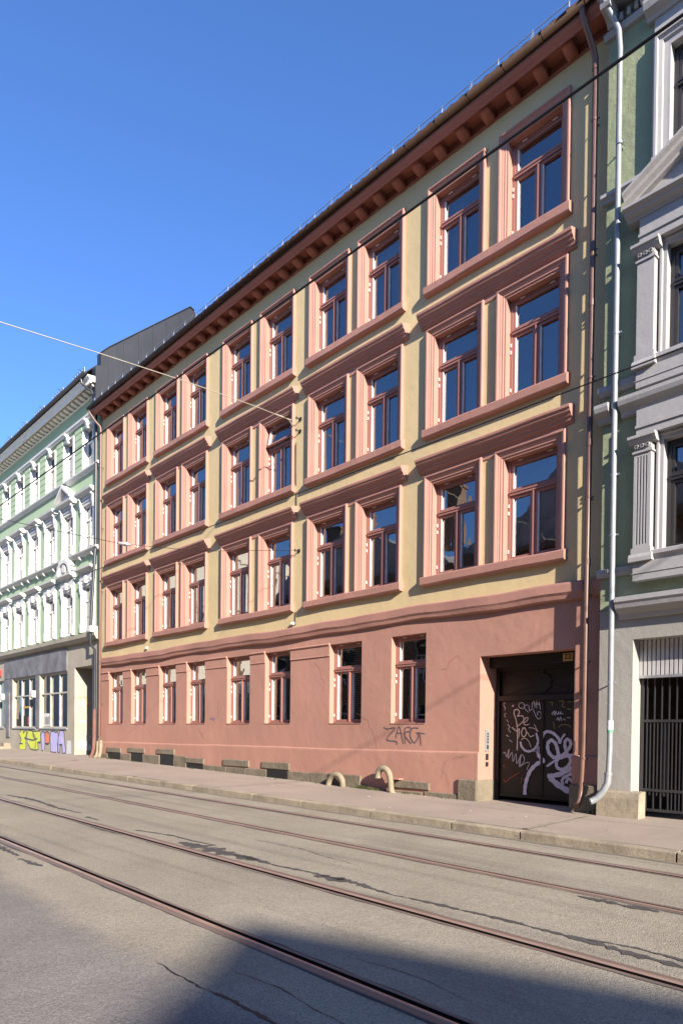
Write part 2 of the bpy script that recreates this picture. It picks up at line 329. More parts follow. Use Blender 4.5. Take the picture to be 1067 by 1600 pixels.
def text_mesh(body, size, depth=.004):
    cu = bpy.data.curves.new('digits', 'FONT'); cu.body = body; cu.size = size; cu.extrude = depth; cu.align_x = 'CENTER'; cu.align_y = 'CENTER'
    o = bpy.data.objects.new('digits', cu); COL.objects.link(o)
    me = bpy.data.meshes.new_from_object(o); bpy.data.objects.remove(o); return me
GATE_STROKES=[
(0.019,(0.62, 0.5, 0.42),[(-6.894, 1.097), (-6.891, 1.422), (-6.919, 1.634), (-6.967, 1.762), (-6.955, 1.833), (-6.89, 1.839), (-6.856, 1.789), (-6.904, 1.719)]),
(0.017,(0.62, 0.5, 0.42),[(-6.904, 1.719), (-6.791, 1.725), (-6.765, 1.648), (-6.837, 1.577), (-6.901, 1.535)]),
(0.015,(0.62, 0.5, 0.42),[(-6.765, 1.591), (-6.694, 1.647), (-6.679, 1.689), (-6.726, 1.686), (-6.765, 1.619), (-6.74, 1.563), (-6.645, 1.577)]),
(0.017,(0.62, 0.5, 0.42),[(-7.012, 1.521), (-6.899, 1.45), (-6.851, 1.493), (-6.865, 1.324)]),
(0.018,(0.62, 0.5, 0.42),[(-6.771, 1.521), (-6.81, 1.423), (-6.768, 1.346), (-6.706, 1.41), (-6.739, 1.507), (-6.787, 1.493)]),
(0.012,(0.62, 0.5, 0.42),[(-6.66, 1.515), (-6.55, 1.501), (-6.471, 1.44)]),
(0.011,(0.62, 0.5, 0.42),[(-6.551, 1.577), (-6.511, 1.508), (-6.471, 1.44)]),
(0.015,(0.62, 0.5, 0.42),[(-6.69, 1.438), (-6.626, 1.355), (-6.548, 1.384)]),
(0.033,(0.5, 0.48, 0.58),[(-6.823, 1.261), (-6.798, 1.17), (-6.7, 1.095), (-6.59, 1.105), (-6.505, 1.177), (-6.468, 1.274), (-6.51, 1.425)]),
(0.012,(0.62, 0.5, 0.42),[(-6.816, 1.296), (-6.736, 1.325), (-6.656, 1.271), (-6.607, 1.161)]),
(0.012,(0.45, 0.44, 0.48),[(-6.809, 1.858), (-6.866, 1.888), (-6.859, 1.951), (-6.795, 1.963), (-6.754, 1.913), (-6.777, 1.858), (-6.825, 1.873)]),
(0.012,(0.45, 0.44, 0.48),[(-6.682, 1.919), (-6.738, 1.913), (-6.745, 1.857), (-6.664, 1.786)]),
(0.012,(0.45, 0.44, 0.48),[(-6.659, 1.912), (-6.649, 1.814), (-6.587, 1.848), (-6.522, 1.729), (-6.467, 1.667), (-6.414, 1.715), (-6.431, 1.79), (-6.492, 1.784), (-6.476, 1.729)]),
(0.014,(0.45, 0.44, 0.48),[(-6.595, 1.869), (-6.588, 1.952), (-6.558, 1.979), (-6.54, 1.868)]),
(0.014,(0.45, 0.44, 0.48),[(-6.511, 2.005), (-6.506, 1.853)]),
(0.014,(0.45, 0.44, 0.48),[(-6.541, 1.937), (-6.433, 1.928)]),
(0.014,(0.45, 0.44, 0.48),[(-6.465, 1.983), (-6.431, 1.838)]),
(0.012,(0.45, 0.44, 0.48),[(-7.155, 1.965), (-7.189, 1.958), (-7.171, 1.893), (-7.138, 1.893)]),
(0.012,(0.45, 0.44, 0.48),[(-7.154, 1.879), (-7.162, 1.829)]),
(0.012,(0.45, 0.44, 0.48),[(-7.136, 1.778), (-7.169, 1.75), (-7.143, 1.707)]),
(0.011,(0.45, 0.44, 0.48),[(-7.117, 1.663), (-7.083, 1.606)]),
(0.014,(0.45, 0.44, 0.48),[(-7.099, 1.578), (-7.048, 1.52), (-7.081, 1.492), (-7.03, 1.421)]),
(0.014,(0.45, 0.44, 0.48),[(-7.129, 1.377), (-7.062, 1.349)]),
(0.011,(0.45, 0.44, 0.48),[(-7.061, 1.292), (-6.994, 1.251)]),
(0.030,(0.6, 0.3, 0.4),[(-7.005, 1.911), (-6.969, 1.908)]),
(0.011,(0.45, 0.44, 0.48),[(-7.19, 1.031), (-7.141, 1.061), (-7.106, 0.976), (-7.058, 1.121), (-7.072, 0.949), (-6.991, 1.066), (-6.972, 0.896), (-6.909, 1.04), (-6.89, 0.857), (-6.811, 1.015), (-6.84, 0.816), (-6.73, 0.933), (-6.795, 1.029), (-6.824, 0.831)]),
(0.011,(0.45, 0.44, 0.48),[(-6.84, 0.802), (-6.681, 0.893), (-6.633, 0.868), (-6.679, 0.782), (-6.647, 0.755)]),
(0.042,(0.5, 0.48, 0.58),[(-6.385, 1.338), (-6.348, 1.42), (-6.273, 1.448), (-6.167, 1.415), (-6.077, 1.335), (-6.039, 1.242)]),
(0.030,(0.5, 0.48, 0.58),[(-6.039, 1.242), (-6.018, 1.323), (-5.947, 1.41)]),
(0.050,(0.5, 0.48, 0.58),[(-6.12, 1.24), (-6.21, 1.299), (-6.276, 1.223), (-6.252, 1.088), (-6.145, 0.996), (-6.072, 1.039), (-6.089, 1.147), (-6.127, 1.253)]),
(0.044,(0.5, 0.48, 0.58),[(-6.071, 0.999), (-5.927, 1.097), (-5.85, 1.206), (-5.851, 1.285), (-5.916, 1.318), (-5.951, 1.244), (-5.92, 1.098), (-5.861, 1.02), (-5.845, 0.927), (-5.923, 0.831), (-6.024, 0.799), (-6.098, 0.85), (-6.085, 0.958), (-5.969, 1.016), (-5.769, 1.056)]),
(0.033,(0.5, 0.48, 0.58),[(-6.293, 0.834), (-6.115, 0.957)]),
(0.050,(0.5, 0.48, 0.58),[(-6.459, 1.185), (-6.465, 1.081), (-6.433, 1.0), (-6.34, 0.948)]),
(0.055,(0.5, 0.48, 0.58),[(-6.325, 0.942), (-6.477, 0.874), (-6.6, 0.758), (-6.676, 0.6), (-6.713, 0.43), (-6.711, 0.276)]),
(0.064,(0.5, 0.48, 0.58),[(-6.275, 0.665), (-6.023, 0.719), (-5.794, 0.85)]),
(0.080,(0.5, 0.48, 0.58),[(-6.229, 0.653), (-6.063, 0.528), (-5.844, 0.423)]),
(0.042,(0.5, 0.48, 0.58),[(-5.806, 0.744), (-5.963, 0.655), (-5.991, 0.586), (-5.961, 0.535)]),
(0.042,(0.5, 0.48, 0.58),[(-5.918, 0.564), (-5.876, 0.647), (-5.775, 0.587)]),
(0.012,(0.22, 0.19, 0.06),[(-6.251, 1.958), (-6.191, 1.956), (-6.205, 1.902)]),
(0.012,(0.22, 0.19, 0.06),[(-6.073, 1.967), (-5.985, 1.971), (-6.013, 1.885), (-5.94, 1.87)]),
(0.012,(0.22, 0.19, 0.06),[(-5.912, 1.95), (-5.827, 1.961)]),
(0.012,(0.22, 0.19, 0.06),[(-5.925, 1.843), (-5.824, 1.828)]),
(0.011,(0.22, 0.19, 0.06),[(-6.171, 1.618), (-6.146, 1.496)]),
(0.011,(0.22, 0.19, 0.06),[(-6.08, 1.523), (-6.008, 1.564), (-5.892, 1.564), (-5.833, 1.511)]),
(0.012,(0.45, 0.44, 0.48),[(-6.203, 1.78), (-6.188, 1.74), (-6.166, 1.807), (-6.143, 1.726), (-6.129, 1.806), (-6.099, 1.739), (-6.07, 1.799), (-6.084, 1.745), (-6.026, 1.792), (-6.04, 1.752), (-5.982, 1.758)]),
(0.012,(0.45, 0.44, 0.48),[(-6.112, 1.645), (-6.083, 1.692), (-6.06, 1.638), (-6.039, 1.698), (-6.009, 1.631)]),
(0.011,(0.45, 0.44, 0.48),[(-5.995, 1.671), (-5.936, 1.644)]),
(0.011,(0.45, 0.44, 0.48),[(-5.923, 1.69), (-5.851, 1.683)]),
(0.010,(0.35, 0.06, 0.05),[(-7.166, 0.572), (-7.115, 0.517), (-7.016, 0.595), (-6.822, 0.697)]),
(0.010,(0.35, 0.06, 0.05),[(-7.17, 0.83), (-7.136, 0.774)]),
(0.010,(0.35, 0.06, 0.05),[(-6.773, 0.623), (-6.803, 0.508)])]
WALL_TAG=[[(-9.705, 1.507), (-9.603, 1.471), (-9.387, 1.484), (-9.616, 1.261), (-9.35, 1.217), (-9.332, 1.157)], [(-9.367, 1.29), (-9.273, 1.521), (-9.154, 1.173)], [(-9.352, 1.387), (-9.174, 1.389)], [(-9.127, 1.485), (-9.0, 1.509), (-8.952, 1.438), (-9.141, 1.377), (-8.948, 1.177)], [(-9.127, 1.485), (-9.106, 1.174)], [(-8.766, 1.487), (-8.922, 1.486), (-8.982, 1.343), (-8.87, 1.202), (-8.764, 1.322), (-8.796, 1.404)], [(-8.827, 1.404), (-8.597, 1.382)], [(-8.734, 1.405), (-8.694, 1.147)]]
SMALL_TAG=[[(-16.282, 1.764), (-16.099, 1.664), (-16.221, 1.731)], [(-16.161, 1.796), (-16.038, 1.598)], [(-16.343, 1.698), (-15.979, 1.729)]]
SHOP_TAG=[((.55,.62,.06),[(-31.923, 1.106), (-31.673, 1.306), (-31.424, 1.336), (-31.341, 1.168), (-31.097, 1.31), (-30.895, 1.283), (-31.094, 0.976), (-31.011, 0.699), (-31.09, 0.447), (-31.917, 0.452), (-31.835, 0.681), (-31.586, 0.912)]),((.55,.62,.06),[(-30.934, 1.117), (-30.696, 1.312), (-30.224, 1.288), (-30.145, 1.071), (-29.836, 0.886), (-29.909, 0.479), (-30.451, 0.519), (-30.851, 0.786)]),((.55,.62,.06),[(-30.224, 1.261), (-29.314, 1.294), (-29.236, 0.843), (-29.608, 0.81), (-29.53, 0.516), (-29.909, 0.479), (-29.837, 0.994)]),((.42,.4,.7),[(-28.177, 1.048), (-28.108, 1.275), (-27.788, 1.303), (-27.612, 1.239), (-27.404, 1.293), (-27.298, 1.06), (-27.399, 0.797), (-27.43, 0.457), (-27.85, 0.445), (-28.1, 0.464)]),((.42,.4,.7),[(-27.332, 1.059), (-27.13, 1.334), (-26.759, 1.323), (-26.655, 0.838), (-26.551, 0.458), (-26.884, 0.435), (-26.921, 0.756), (-27.124, 0.751), (-27.189, 0.438), (-27.327, 0.46)]),((.42,.4,.7),[(-29.238, 1.082), (-29.092, 1.269), (-28.801, 1.245), (-28.761, 0.826), (-28.831, 0.509), (-29.085, 0.475)]),((.65,.2,.1),[(-28.764, 1.202), (-28.506, 1.285), (-28.25, 1.153), (-28.247, 0.806), (-28.76, 0.783)]),((.55,.58,.6),[(-26.425, 0.945), (-26.036, 0.939), (-25.999, 0.437), (-26.485, 0.435)])]
CAMP = [0.82064, -0.01582, 0.01031, 1158.96603, 1.42114, 10.22647]
SUN, SKY, EXPO, DUST, OZ = 5.0, .069, 1.37, .4, 4.0
TINT = (.92, 1.2, 1.66)

# ------------------------------------------------------------------ ground
def zr(x): return -.0066 * x                       # road, gently rising to the left
def zk(x): return zr(x) + .12                      # kerb top
def zf(x):                                         # pavement along the house fronts
    if x > -7.3: return .17
    if x > -23.5: return .17 + .0145 * (-7.3 - x)
    return .405 + .0066 * (-23.5 - x)
def pave_z(x, y):
    t = max(0, min(1, (y + 2.33) / 2.3)); return zk(x) * (1 - t) + zf(x) * t
def slope(mb):
    mb.v = [(x, y, z + zr(x)) for x, y, z in mb.v]; return mb

g = MB(); n = 24
g.v = []; 
for i in range(n + 1):
    x = -900 + 1800 * i / n
    g.v += [(x, -900, zr(x) * .6 - .35), (x, 900, zr(x) * .6 - .35)]
g.f = [(2 * i, 2 * i + 2, 2 * i + 3, 2 * i + 1) for i in range(n)]; g.m = [0] * n; g.sm = [False] * n
tag(build('ground', g, M['dirt']), kind='structure')

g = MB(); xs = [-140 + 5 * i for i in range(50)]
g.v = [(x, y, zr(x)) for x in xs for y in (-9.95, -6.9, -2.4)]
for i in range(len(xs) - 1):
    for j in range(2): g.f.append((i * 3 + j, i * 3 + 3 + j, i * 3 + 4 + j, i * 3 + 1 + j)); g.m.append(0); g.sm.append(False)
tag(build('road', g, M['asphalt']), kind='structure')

g = MB(); xs = [-140 + 1.5 * i for i in range(int(165 / 1.5))]; ys = [-2.34, -1.9, -1.2, -.6, -.05, .9]
g.v = [(x, y, pave_z(x, y) + (.006 * wob(x * 1.3 + y * 2, 3) if -2.2 < y < -.1 else 0)) for x in xs for y in ys]; k = len(ys)
for i in range(len(xs) - 1):
    for j in range(k - 1): g.f.append((i * k + j, i * k + k + j, i * k + k + j + 1, i * k + j + 1)); g.m.append(0); g.sm.append(True)
tag(build('pavement', g, M['pave']), kind='structure')
# pale concrete joint crossing the pavement near the gate
g = MB(); P = [(-4.9, -2.33), (-4.95, -1.6), (-5.02, -.9), (-5.04, -.45)]
for (a, b), (c, d) in zip(P, P[1:]):
    g.quad((a - .05, b, pave_z(a, b) + .011), (a + .05, b, pave_z(a, b) + .011), (c + .05, d, pave_z(c, d) + .011), (c - .05, d, pave_z(c, d) + .011))
tag(build('pavement_joint', g, M['granite']), kind='structure')

g = MB(); x = -140; rk = random.Random(3)
while x < 24:
    L = rk.uniform(1.1, 2.3); x1 = min(24, x + L - .024); j = rk.uniform(-.008, .008); t = rk.uniform(-.006, .006)
    nseg = 5; o = len(g.v); prf = [(-2.33, -.25), (-2.33, 0), (-2.462, 0), (-2.478, -.006), (-2.486, -.02), (-2.49, -.25)]
    for i in range(nseg + 1):
        xx = x + (x1 - x) * i / nseg; e = .01 if i in (0, nseg) else 0
        for q, (y, z) in enumerate(prf):
            r = rk.uniform(-.004, .004)
            g.v.append((xx, y + j + (r if q > 1 else 0) + (e * .5 if q > 1 else 0), zk(xx) + z + t + (r - e * .35 if 0 < q < 5 else 0)))
    kk = len(prf)
    for i in range(nseg):
        for q in range(kk - 1): g.f.append((o + i * kk + q, o + i * kk + q + 1, o + i * kk + kk + q + 1, o + i * kk + kk + q)); g.m.append(0); g.sm.append(False)
    g.f.append(tuple(range(o, o + kk))); g.f.append(tuple(range(o + nseg * kk, o + nseg * kk + kk))); g.m += [0, 0]; g.sm += [False, False]
    x += L
tag(build('kerb', g, M['granite']), kind='structure')
# dusty gutter line at the foot of the kerb
g = MB(); pts = [(-60 + .5 * i) for i in range(150)]
for a, b in zip(pts, pts[1:]):
    wa = .09 + .05 * wob(a, 2, 2); wb = .09 + .05 * wob(b, 2, 2)
    g.quad((a, -2.48, .004), (b, -2.48, .004), (b, -2.48 - wb, .004), (a, -2.48 - wa, .004))
tag(build('road_gutter_dust', slope(g), M['dirt']), kind='structure')

# bitumen repairs and cracks in the road
def blob(g, pts, ws, z=.004, seed=1):
    P = []
    for (a, wa), (b, wb) in zip(zip(pts, ws), zip(pts[1:], ws[1:])):
        n = max(3, int(math.hypot(b[0] - a[0], b[1] - a[1]) / .035))
        P += [(a[0] + (b[0] - a[0]) * t / n, a[1] + (b[1] - a[1]) * t / n, wa + (wb - wa) * t / n) for t in range(n)]
    P.append((*pts[-1], ws[-1])); L = []
    rr = random.Random(seed); ph = rr.uniform(0, 9)
    for i, (x, y, w) in enumerate(P):
        e = 1 + .5 * wob(x * 5, ph) + rr.uniform(-.6, .6) + .5 * wob(x * 23, ph); c = .02 * wob(x * 4, ph + 2) + rr.uniform(-.006, .006)
        w *= max(.25, e); w = 0 if i in (0, len(P) - 1) else w
        L += [(x, y + c - w / 2, z), (x, y + c + w / 2, z)]
    g.add(L, [(2 * i, 2 * i + 2, 2 * i + 3, 2 * i + 1) for i in range(len(P) - 1)])
g = MB()
blob(g, [(-8.6, -6.0), (-7.98, -5.86), (-6.9, -5.8)], [.03, .05, .02], seed=1)
blob(g, [(-7.4, -6.0), (-6.95, -5.97), (-6.4, -5.99), (-5.88, -5.97)], [.05, .2, .16, .12], seed=2)
blob(g, [(-6.3, -5.93), (-5.5, -5.95), (-4.61, -5.88)], [.09, .04, .05], seed=3)
blob(g, [(-4.95, -5.95), (-4.49, -5.88), (-3.92, -5.93), (-3.31, -5.89), (-2.61, -5.85), (-2.25, -5.86), (-2.01, -5.89), (-1.4, -5.93), (0, -5.95)], [.13, .08, .03, .04, .05, .06, .07, .04, .03], seed=4)
blob(g, [(-2.25, -5.82), (-1.94, -5.76), (-1.3, -5.8)], [.03, .025, .03], seed=5)
blob(g, [(-14.3, -5.9), (-13.3, -5.77), (-12.4, -5.83), (-11.4, -5.89), (-10.75, -5.86)], [.05, .1, .06, .07, .03], seed=6)
blob(g, [(-10.3, -5.95), (-9.8, -5.97)], [.06, .05], seed=7)
blob(g, [(-9.1, -7.83), (-8.4, -7.8), (-7.65, -7.76)], [.1, .11, .03], seed=8)
blob(g, [(-7.5, -7.83), (-7.2, -7.81), (-6.95, -7.76)], [.05, .07, .03], seed=9)
blob(g, [(-9.6, -6.3), (-9.0, -6.32), (-8.3, -6.31)], [.03, .04, .03], seed=10)
blob(g, [(-2.9, -4.74), (-2.5, -4.74), (-2.2, -4.735)], [.05, .08, .04], seed=11)
tag(build('road_bitumen_repair', slope(g), M['asphaltpatch']), kind='structure')
g = MB()
blob(g, [(-3.75, -8.26), (-3.6, -8.25), (-3.5, -8.25), (-3.3, -8.25), (-2.6, -8.24), (-1.5, -8.28)], [.004, .006, .011, .015, .017, .014], seed=12)
blob(g, [(-3.3, -8.0), (-2.9, -7.95), (-2.4, -7.98), (-1.8, -8.02)], [.003, .005, .006, .004], seed=13)
blob(g, [(-3.0, -7.3), (-2.6, -7.26), (-2.1, -7.3)], [.003, .005, .003], seed=14)
blob(g, [(-7, -5.2), (-6.2, -5.15), (-5.0, -5.3)], [.005, .008, .005], seed=15)
tag(build('road_crack', slope(g), M['black']), kind='structure')

# tram tracks: grooved rails flush in the asphalt
def rail_meshes(y, s):
    """s=+1: groove on the +y side of the running head"""
    head, recess_shade, seal = MB(), MB(), MB()
    def strip(mb, a, b, z0, z1):
        a, b = y + s * a, y + s * b; lo, hi = min(a, b), max(a, b)
        mb.prof([(lo, -.06), (lo, z0), (lo + .006, z1), (hi - .006, z1), (hi, z0), (hi, -.06)], -140, 24, 1)
    strip(head, -.052, .004, .004, .0085); strip(head, .086, .115, .002, .006); head.cur = 1; strip(head, .0045, .037, .004, .010)
    lo, hi = sorted((y + s * .037, y + s * .086)); recess_shade.quad((-140, lo, .0025), (24, lo, .0025), (24, hi, .0025), (-140, hi, .0025))  # flat dark strip; shade inside the rail slot drawn as colour
    return head, recess_shade
def tram_track(ya, yb, label):
    t = thing('tram_track', label, 'tram track', (-8, (ya + yb) / 2, zr(-8)), 'tram tracks in the street')
    for y, s in ((ya, 1), (yb, -1)):
        h, gr = rail_meshes(y, s)
        r = build('rail', slope(h), [M['railhead'], M['polish']], t); build('recess_shade', slope(gr), M['recess_shade'], r)
        sl = MB(); n = 640; L = []
        for i in range(n + 1):
            x = -60 + 80 * i / n; a = .062 + .016 * wob(x * 2.2, y) + random.uniform(-.006, .006); b = .125 + .014 * wob(x * 2.7, y + 2) + random.uniform(-.006, .006)
            L += [(x, y - s * a, .0035), (x, y + s * b, .0035)]
        sl.add(L, [(2 * i, 2 * i + 2, 2 * i + 3, 2 * i + 1) for i in range(n)])
        # keep the seal beside the rail, never under its faces
        build('bitumen_seal', slope(MB().add([(x, yy, .002) for x, yy, z in sl.v], sl.f)), M['asphaltpatch'], r)
    return t
tram_track(-7.617, -6.1835, 'grooved steel tram track nearest the viewer, running through the dark shadow')
tram_track(-4.5976, -3.166, 'grooved steel tram track farther away, nearer the kerb')

# ------------------------------------------------------------------ shared window builder
MESHC = {}
def keep(key, name, mb, mats, flip=True):
    if key not in MESHC:
        me = bpy.data.meshes.new(name); me.from_pydata(mb.v, [], mb.f)
        for m in (mats if isinstance(mats, (list, tuple)) else [mats]): me.materials.append(m)
        me.polygons.foreach_set('material_index', mb.m); me.polygons.foreach_set('use_smooth', mb.sm)
        if flip:
            import bmesh
            bm = bmesh.new(); bm.from_mesh(me); bmesh.ops.recalc_face_normals(bm, faces=bm.faces); bm.to_mesh(me); bm.free()
        me.update(); MESHC[key] = me
    return MESHC[key]

def pane_quad(mb, a, b, c, d, y, rr):
    """one sheet of old glass, a hair out of plane so that reflections differ from pane to pane"""
    t = [rr.uniform(-.0022, .0022) for _ in range(4)]
    mb.add([(a, y + t[0], c), (b, y + t[1], c), (b, y + t[2], d), (a, y + t[3], d)], [(0, 1, 2, 3)])

def casement(parent, org, w, h, rr, key, fy=.13, mf='frame', tilt=0, hinge=True, curtain=None, trans=.655, fw=.05):
    """window part: frame with transom and mullion, one top light, two casements; org = bottom centre of the opening"""
    x0, x1 = -w / 2, w / 2; zt = h * trans; tb = .075
    f = MB(); f.frame(x0, x1, .0, h, fw, fy, fy + .09)
    f.box(x0 + fw, x1 - fw, fy - .018, fy + .09, zt, zt + tb)                     # transom
    f.box(x0 + fw, x1 - fw, fy - .03, fy - .0185, zt + tb - .03, zt + tb - .005)  # drip bead
    f.box(-.026, .026, fy + .002, fy + .09, fw, zt)                               # mullion
    f.box(-.012, .012, fy - .014, fy + .0015, fw, zt - .002)
    f.box(x0 + fw * .3, x1 - fw * .3, fy - .02, fy - .0005, .012, .04)            # weather bar
    sw = .042
    for a, b in ((x0 + fw, -.026), (.026, x1 - fw)):
        f.frame(a + .004, b - .004, fw + .004, zt - .004, sw, fy + .012, fy + .07)
    me = keep(('frame', key), 'frame', f, M[mf])
    fo = link('window', me, parent, org)
    tz0, tz1 = zt + tb + .004, h - fw - .004
    s = MB(); s.frame(x0 + fw + .004, x1 - fw - .004, tz0, tz1, sw, fy + .012, fy + .07)
    p = MB()
    def tl(mb):
        if not tilt: return mb
        o = []
        for x, y, z in mb.v:
            dy, dz = y - fy, z - tz1; ca, sa = math.cos(tilt), math.sin(tilt)
            o.append((x, fy - .02 + dy * ca + dz * sa, tz1 + dz * ca - dy * sa))
        mb.v = o; return mb
    sm = tl(s)
    link('sash', keep(('sash', key, tilt), 'sash', sm, M[mf]), fo, org)
    pt = MB(); pane_quad(pt, x0 + fw + sw, x1 - fw - sw, tz0 + sw - .004, tz1 - sw + .004, fy + .055, rr); tl(pt)
    p.add(pt.v, pt.f)
    for a, b in ((x0 + fw, -.026), (.026, x1 - fw)):
        pane_quad(p, a + sw, b - sw, fw + sw, zt - sw, fy + .055, rr)
    me = bpy.data.meshes.new('pane'); me.from_pydata(p.v, [], p.f); me.materials.append(M['glass']); me.update()
    link('pane', me, fo, org)
    if mf == 'frame':
        for gi, (gx_, z0, z1) in enumerate(((x0 + fw + sw + .0045, tz0 + sw, tz1 - sw), (x0 + fw + sw + .0045, fw + sw + .004, zt - sw - .004), (.026 + sw + .0045, fw + sw + .004, zt - sw - .004))):
            gb = MB(); gb.box(gx_, gx_ + .014, fy + .016, fy + .054, z0 + .002, z1 - .002); tl(gb) if gi == 0 else None
            link('sunlit_rebate_strip', keep(('bead', key, tilt, gi), 'sunlit_rebate_strip', gb, M['hinge']), fo, org)  # white strip on left sides only: sunlight on the pink rebate painted in
    wf = MB(); wf.frame(x0 + .012, x1 - .012, -.0, h - .012, .1, fy + .0905, fy + .19); wf.box(-.03, .03, fy + .0905, fy + .15, .1, zt); wf.box(x0 + .13, x1 - .13, fy + .0905, fy + .15, zt + .01, zt + .06)
    if mf == 'frame': link('inner_frame', keep(('inner', key), 'inner_frame', wf, M['whitewood']), fo, org)
    if hinge:
        hb = [(x0 + .012, x0 + .034, z, z + .06) for z in (.16, .47 * h, zt - .2)] + [(x1 - .034, x1 - .016, z, z + .05) for z in (.2, zt - .18)] + [(x, x + .09, h - fw + .012, h - fw + .03) for x in (x0 + .2, x1 - .25)]
        for hi, (a, b, c, d) in enumerate(hb):
            hm = MB(); hm.box(a, b, fy - .012, fy - .0006, c, d); link('hinge', keep(('hinge', key, hi), 'hinge', hm, M['hinge']), fo, org)
    if curtain:
        c = MB(); cy = fy + .225
        def cloth(a, b, z0, z1, amp=.02, f=38):
            n = 26; ph = rr.uniform(0, 6)
            vs = []
            for i in range(n + 1):
                x = a + (b - a) * i / n; y = cy + amp * math.sin(f * x + ph) + .3 * amp * math.sin(2.3 * f * x)
                vs += [(x, y, z0), (x, y, z1)]
            c.add(vs, [(2 * i, 2 * i + 2, 2 * i + 3, 2 * i + 1) for i in range(n)])
        if curtain == 'full': cloth(x0 - .05, x1 + .05, -.05, h)
        elif curtain == 'low': cloth(x0 - .05, x1 + .05, -.05, h * .4)
        elif curtain == 'sides': cloth(x0 - .05, x0 + .24, -.05, h); cloth(x1 - .2, x1 + .05, -.05, h)
        elif curtain == 'left': cloth(x0 - .05, x0 + .4, -.05, h)
        elif curtain == 'blind': c.box(x0 - .02, x1 + .02, cy, cy + .01, h * .35, h)
        elif curtain == 'half': c.box(x0 - .02, x1 + .02, cy, cy + .01, -.03, h * .33)
        elif curtain == 'slats':
            for i in range(int(h / .05)): c.box(x0, x1, cy, cy + .03, i * .05, i * .05 + .012)
        build('curtain', c, M['blind' if curtain in ('blind', 'half', 'slats') else 'sheer'], fo, org, local=True)
    return fo

def room_boxes(mb, wins, y0=.2, depth=2.2, pad=.35):
    """dim room behind each opening (a,b,c,d)"""
    for a, b, c, d in wins:
        a -= pad; b += pad; c -= .3; d += .15
        mb.quad((a, y0 + depth, c), (b, y0 + depth, c), (b, y0 + depth, d), (a, y0 + depth, d))
        mb.quad((a, y0, c), (a, y0 + depth, c), (a, y0 + depth, d), (a, y0, d)); mb.quad((b, y0, c), (b, y0 + depth, c), (b, y0 + depth, d), (b, y0, d))
        mb.quad((a, y0, d), (b, y0, d), (b, y0 + depth, d), (a, y0 + depth, d)); mb.quad((a, y0, c), (b, y0, c), (b, y0 + depth, c), (a, y0 + depth, c))
        # back of the wall round the opening
        mb.quad((a, y0, c), (a, y0, d), (a + pad - .03, y0, d), (a + pad - .03, y0, c)); mb.quad((b - pad + .03, y0, c), (b - pad + .03, y0, d), (b, y0, d), (b, y0, c))
        mb.quad((a, y0, d - .12), (a, y0, d), (b, y0, d), (b, y0, d - .12)); mb.quad((a, y0, c), (b, y0, c), (b, y0, c + .27), (a, y0, c + .27))

# ------------------------------------------------------------------ the salmon and ochre house
HX0, HX1 = -23.42, -5.03
house = thing('apartment_house', 'four storey ochre and salmon apartment house with graffitied gate', 'apartment building', (-14.2, 0, zf(-14.2)))
PAIRS = [((-22.91, -21.61), (-21.30, -19.97)), ((-19.43, -18.10), (-17.85, -16.49)), ((-15.73, -14.39), (-14.05, -12.70)),
         ((-12.16, -10.83), (-10.57, -9.26)), ((-8.65, -7.33), (-7.05, -5.70))]
FLOORS = [(4.41, 6.18), (7.23, 8.97), (9.96, 11.65)]
BRD = .165
ups = []
for fl, (z0, z1) in enumerate(FLOORS):
    for pi, pr in enumerate(PAIRS):
        for wi, (a, b) in enumerate(pr): ups.append((a + BRD, b - BRD, z0, z1, fl, pi, wi))
GW = [(-22.76, -21.71), (-21.09, -20.07), (-19.2, -18.19), (-17.56, -16.58), (-15.48, -14.44), (-13.79, -12.78), (-11.38, -10.37), (-9.51, -8.6)]
GZ = (1.58, 3.345)
GATE = (-7.33, -5.505, -.2, 2.79)

w = MB(); w.wall(HX0, HX1, 3.6, 12.4, 0, [u[:4] for u in ups], .6, .6)
w.quad((HX0, 0, 3.6), (HX0, 0, 12.4), (HX0, 9, 12.4), (HX0, 9, 3.6)); w.quad((HX1, 0, 3.6), (HX1, 0, 12.4), (HX1, 9, 12.4), (HX1, 9, 3.6))
build('upper_wall', w, M['ochre'], house)
w = MB(); gh = [(a, b, *GZ) for a, b in GW] + [GATE]
w.wall(HX0, HX1, -.2, 3.62, 0, gh, .6, .6)
for a, b in GW: w.reveal(a, b, *GZ, 0, .26)
w.reveal(*GATE, 0, .6)
# thicker foot of the wall with a rounded weathered ledge
def foot(x0, x1):
    n = max(2, int((x1 - x0) / .25)); vs = []
    for i in range(n + 1):
        x = x0 + (x1 - x0) * i / n; z = 1.045 + .0062 * (x + 7.4) + .012 * wob(x, 5); y = -.035 - .008 * wob(x, 8)
        vs += [(x, -.002, z + .02), (x, y * .55, z + .012), (x, y, z - .012), (x, y - .002, z - .05), (x, y - .006, -.2)]
    w.add(vs, [(i * 5 + j, i * 5 + 5 + j, i * 5 + 6 + j, i * 5 + 1 + j) for i in range(n) for j in range(4)])
    w.add([vs[0], vs[1], vs[2], vs[3], vs[4], (x0, .0, -.2), vs[-5], vs[-4], vs[-3], vs[-2], vs[-1], (x1, 0, -.2)], [(0, 1, 2, 3, 4, 5), (6, 7, 8, 9, 10, 11)])
foot(HX0, GATE[0]); foot(GATE[1], HX1)
build('ground_floor_wall', w, M['pink'], house)
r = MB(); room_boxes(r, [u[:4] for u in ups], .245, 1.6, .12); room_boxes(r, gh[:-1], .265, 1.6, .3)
build('interior', r, M['room'], house)

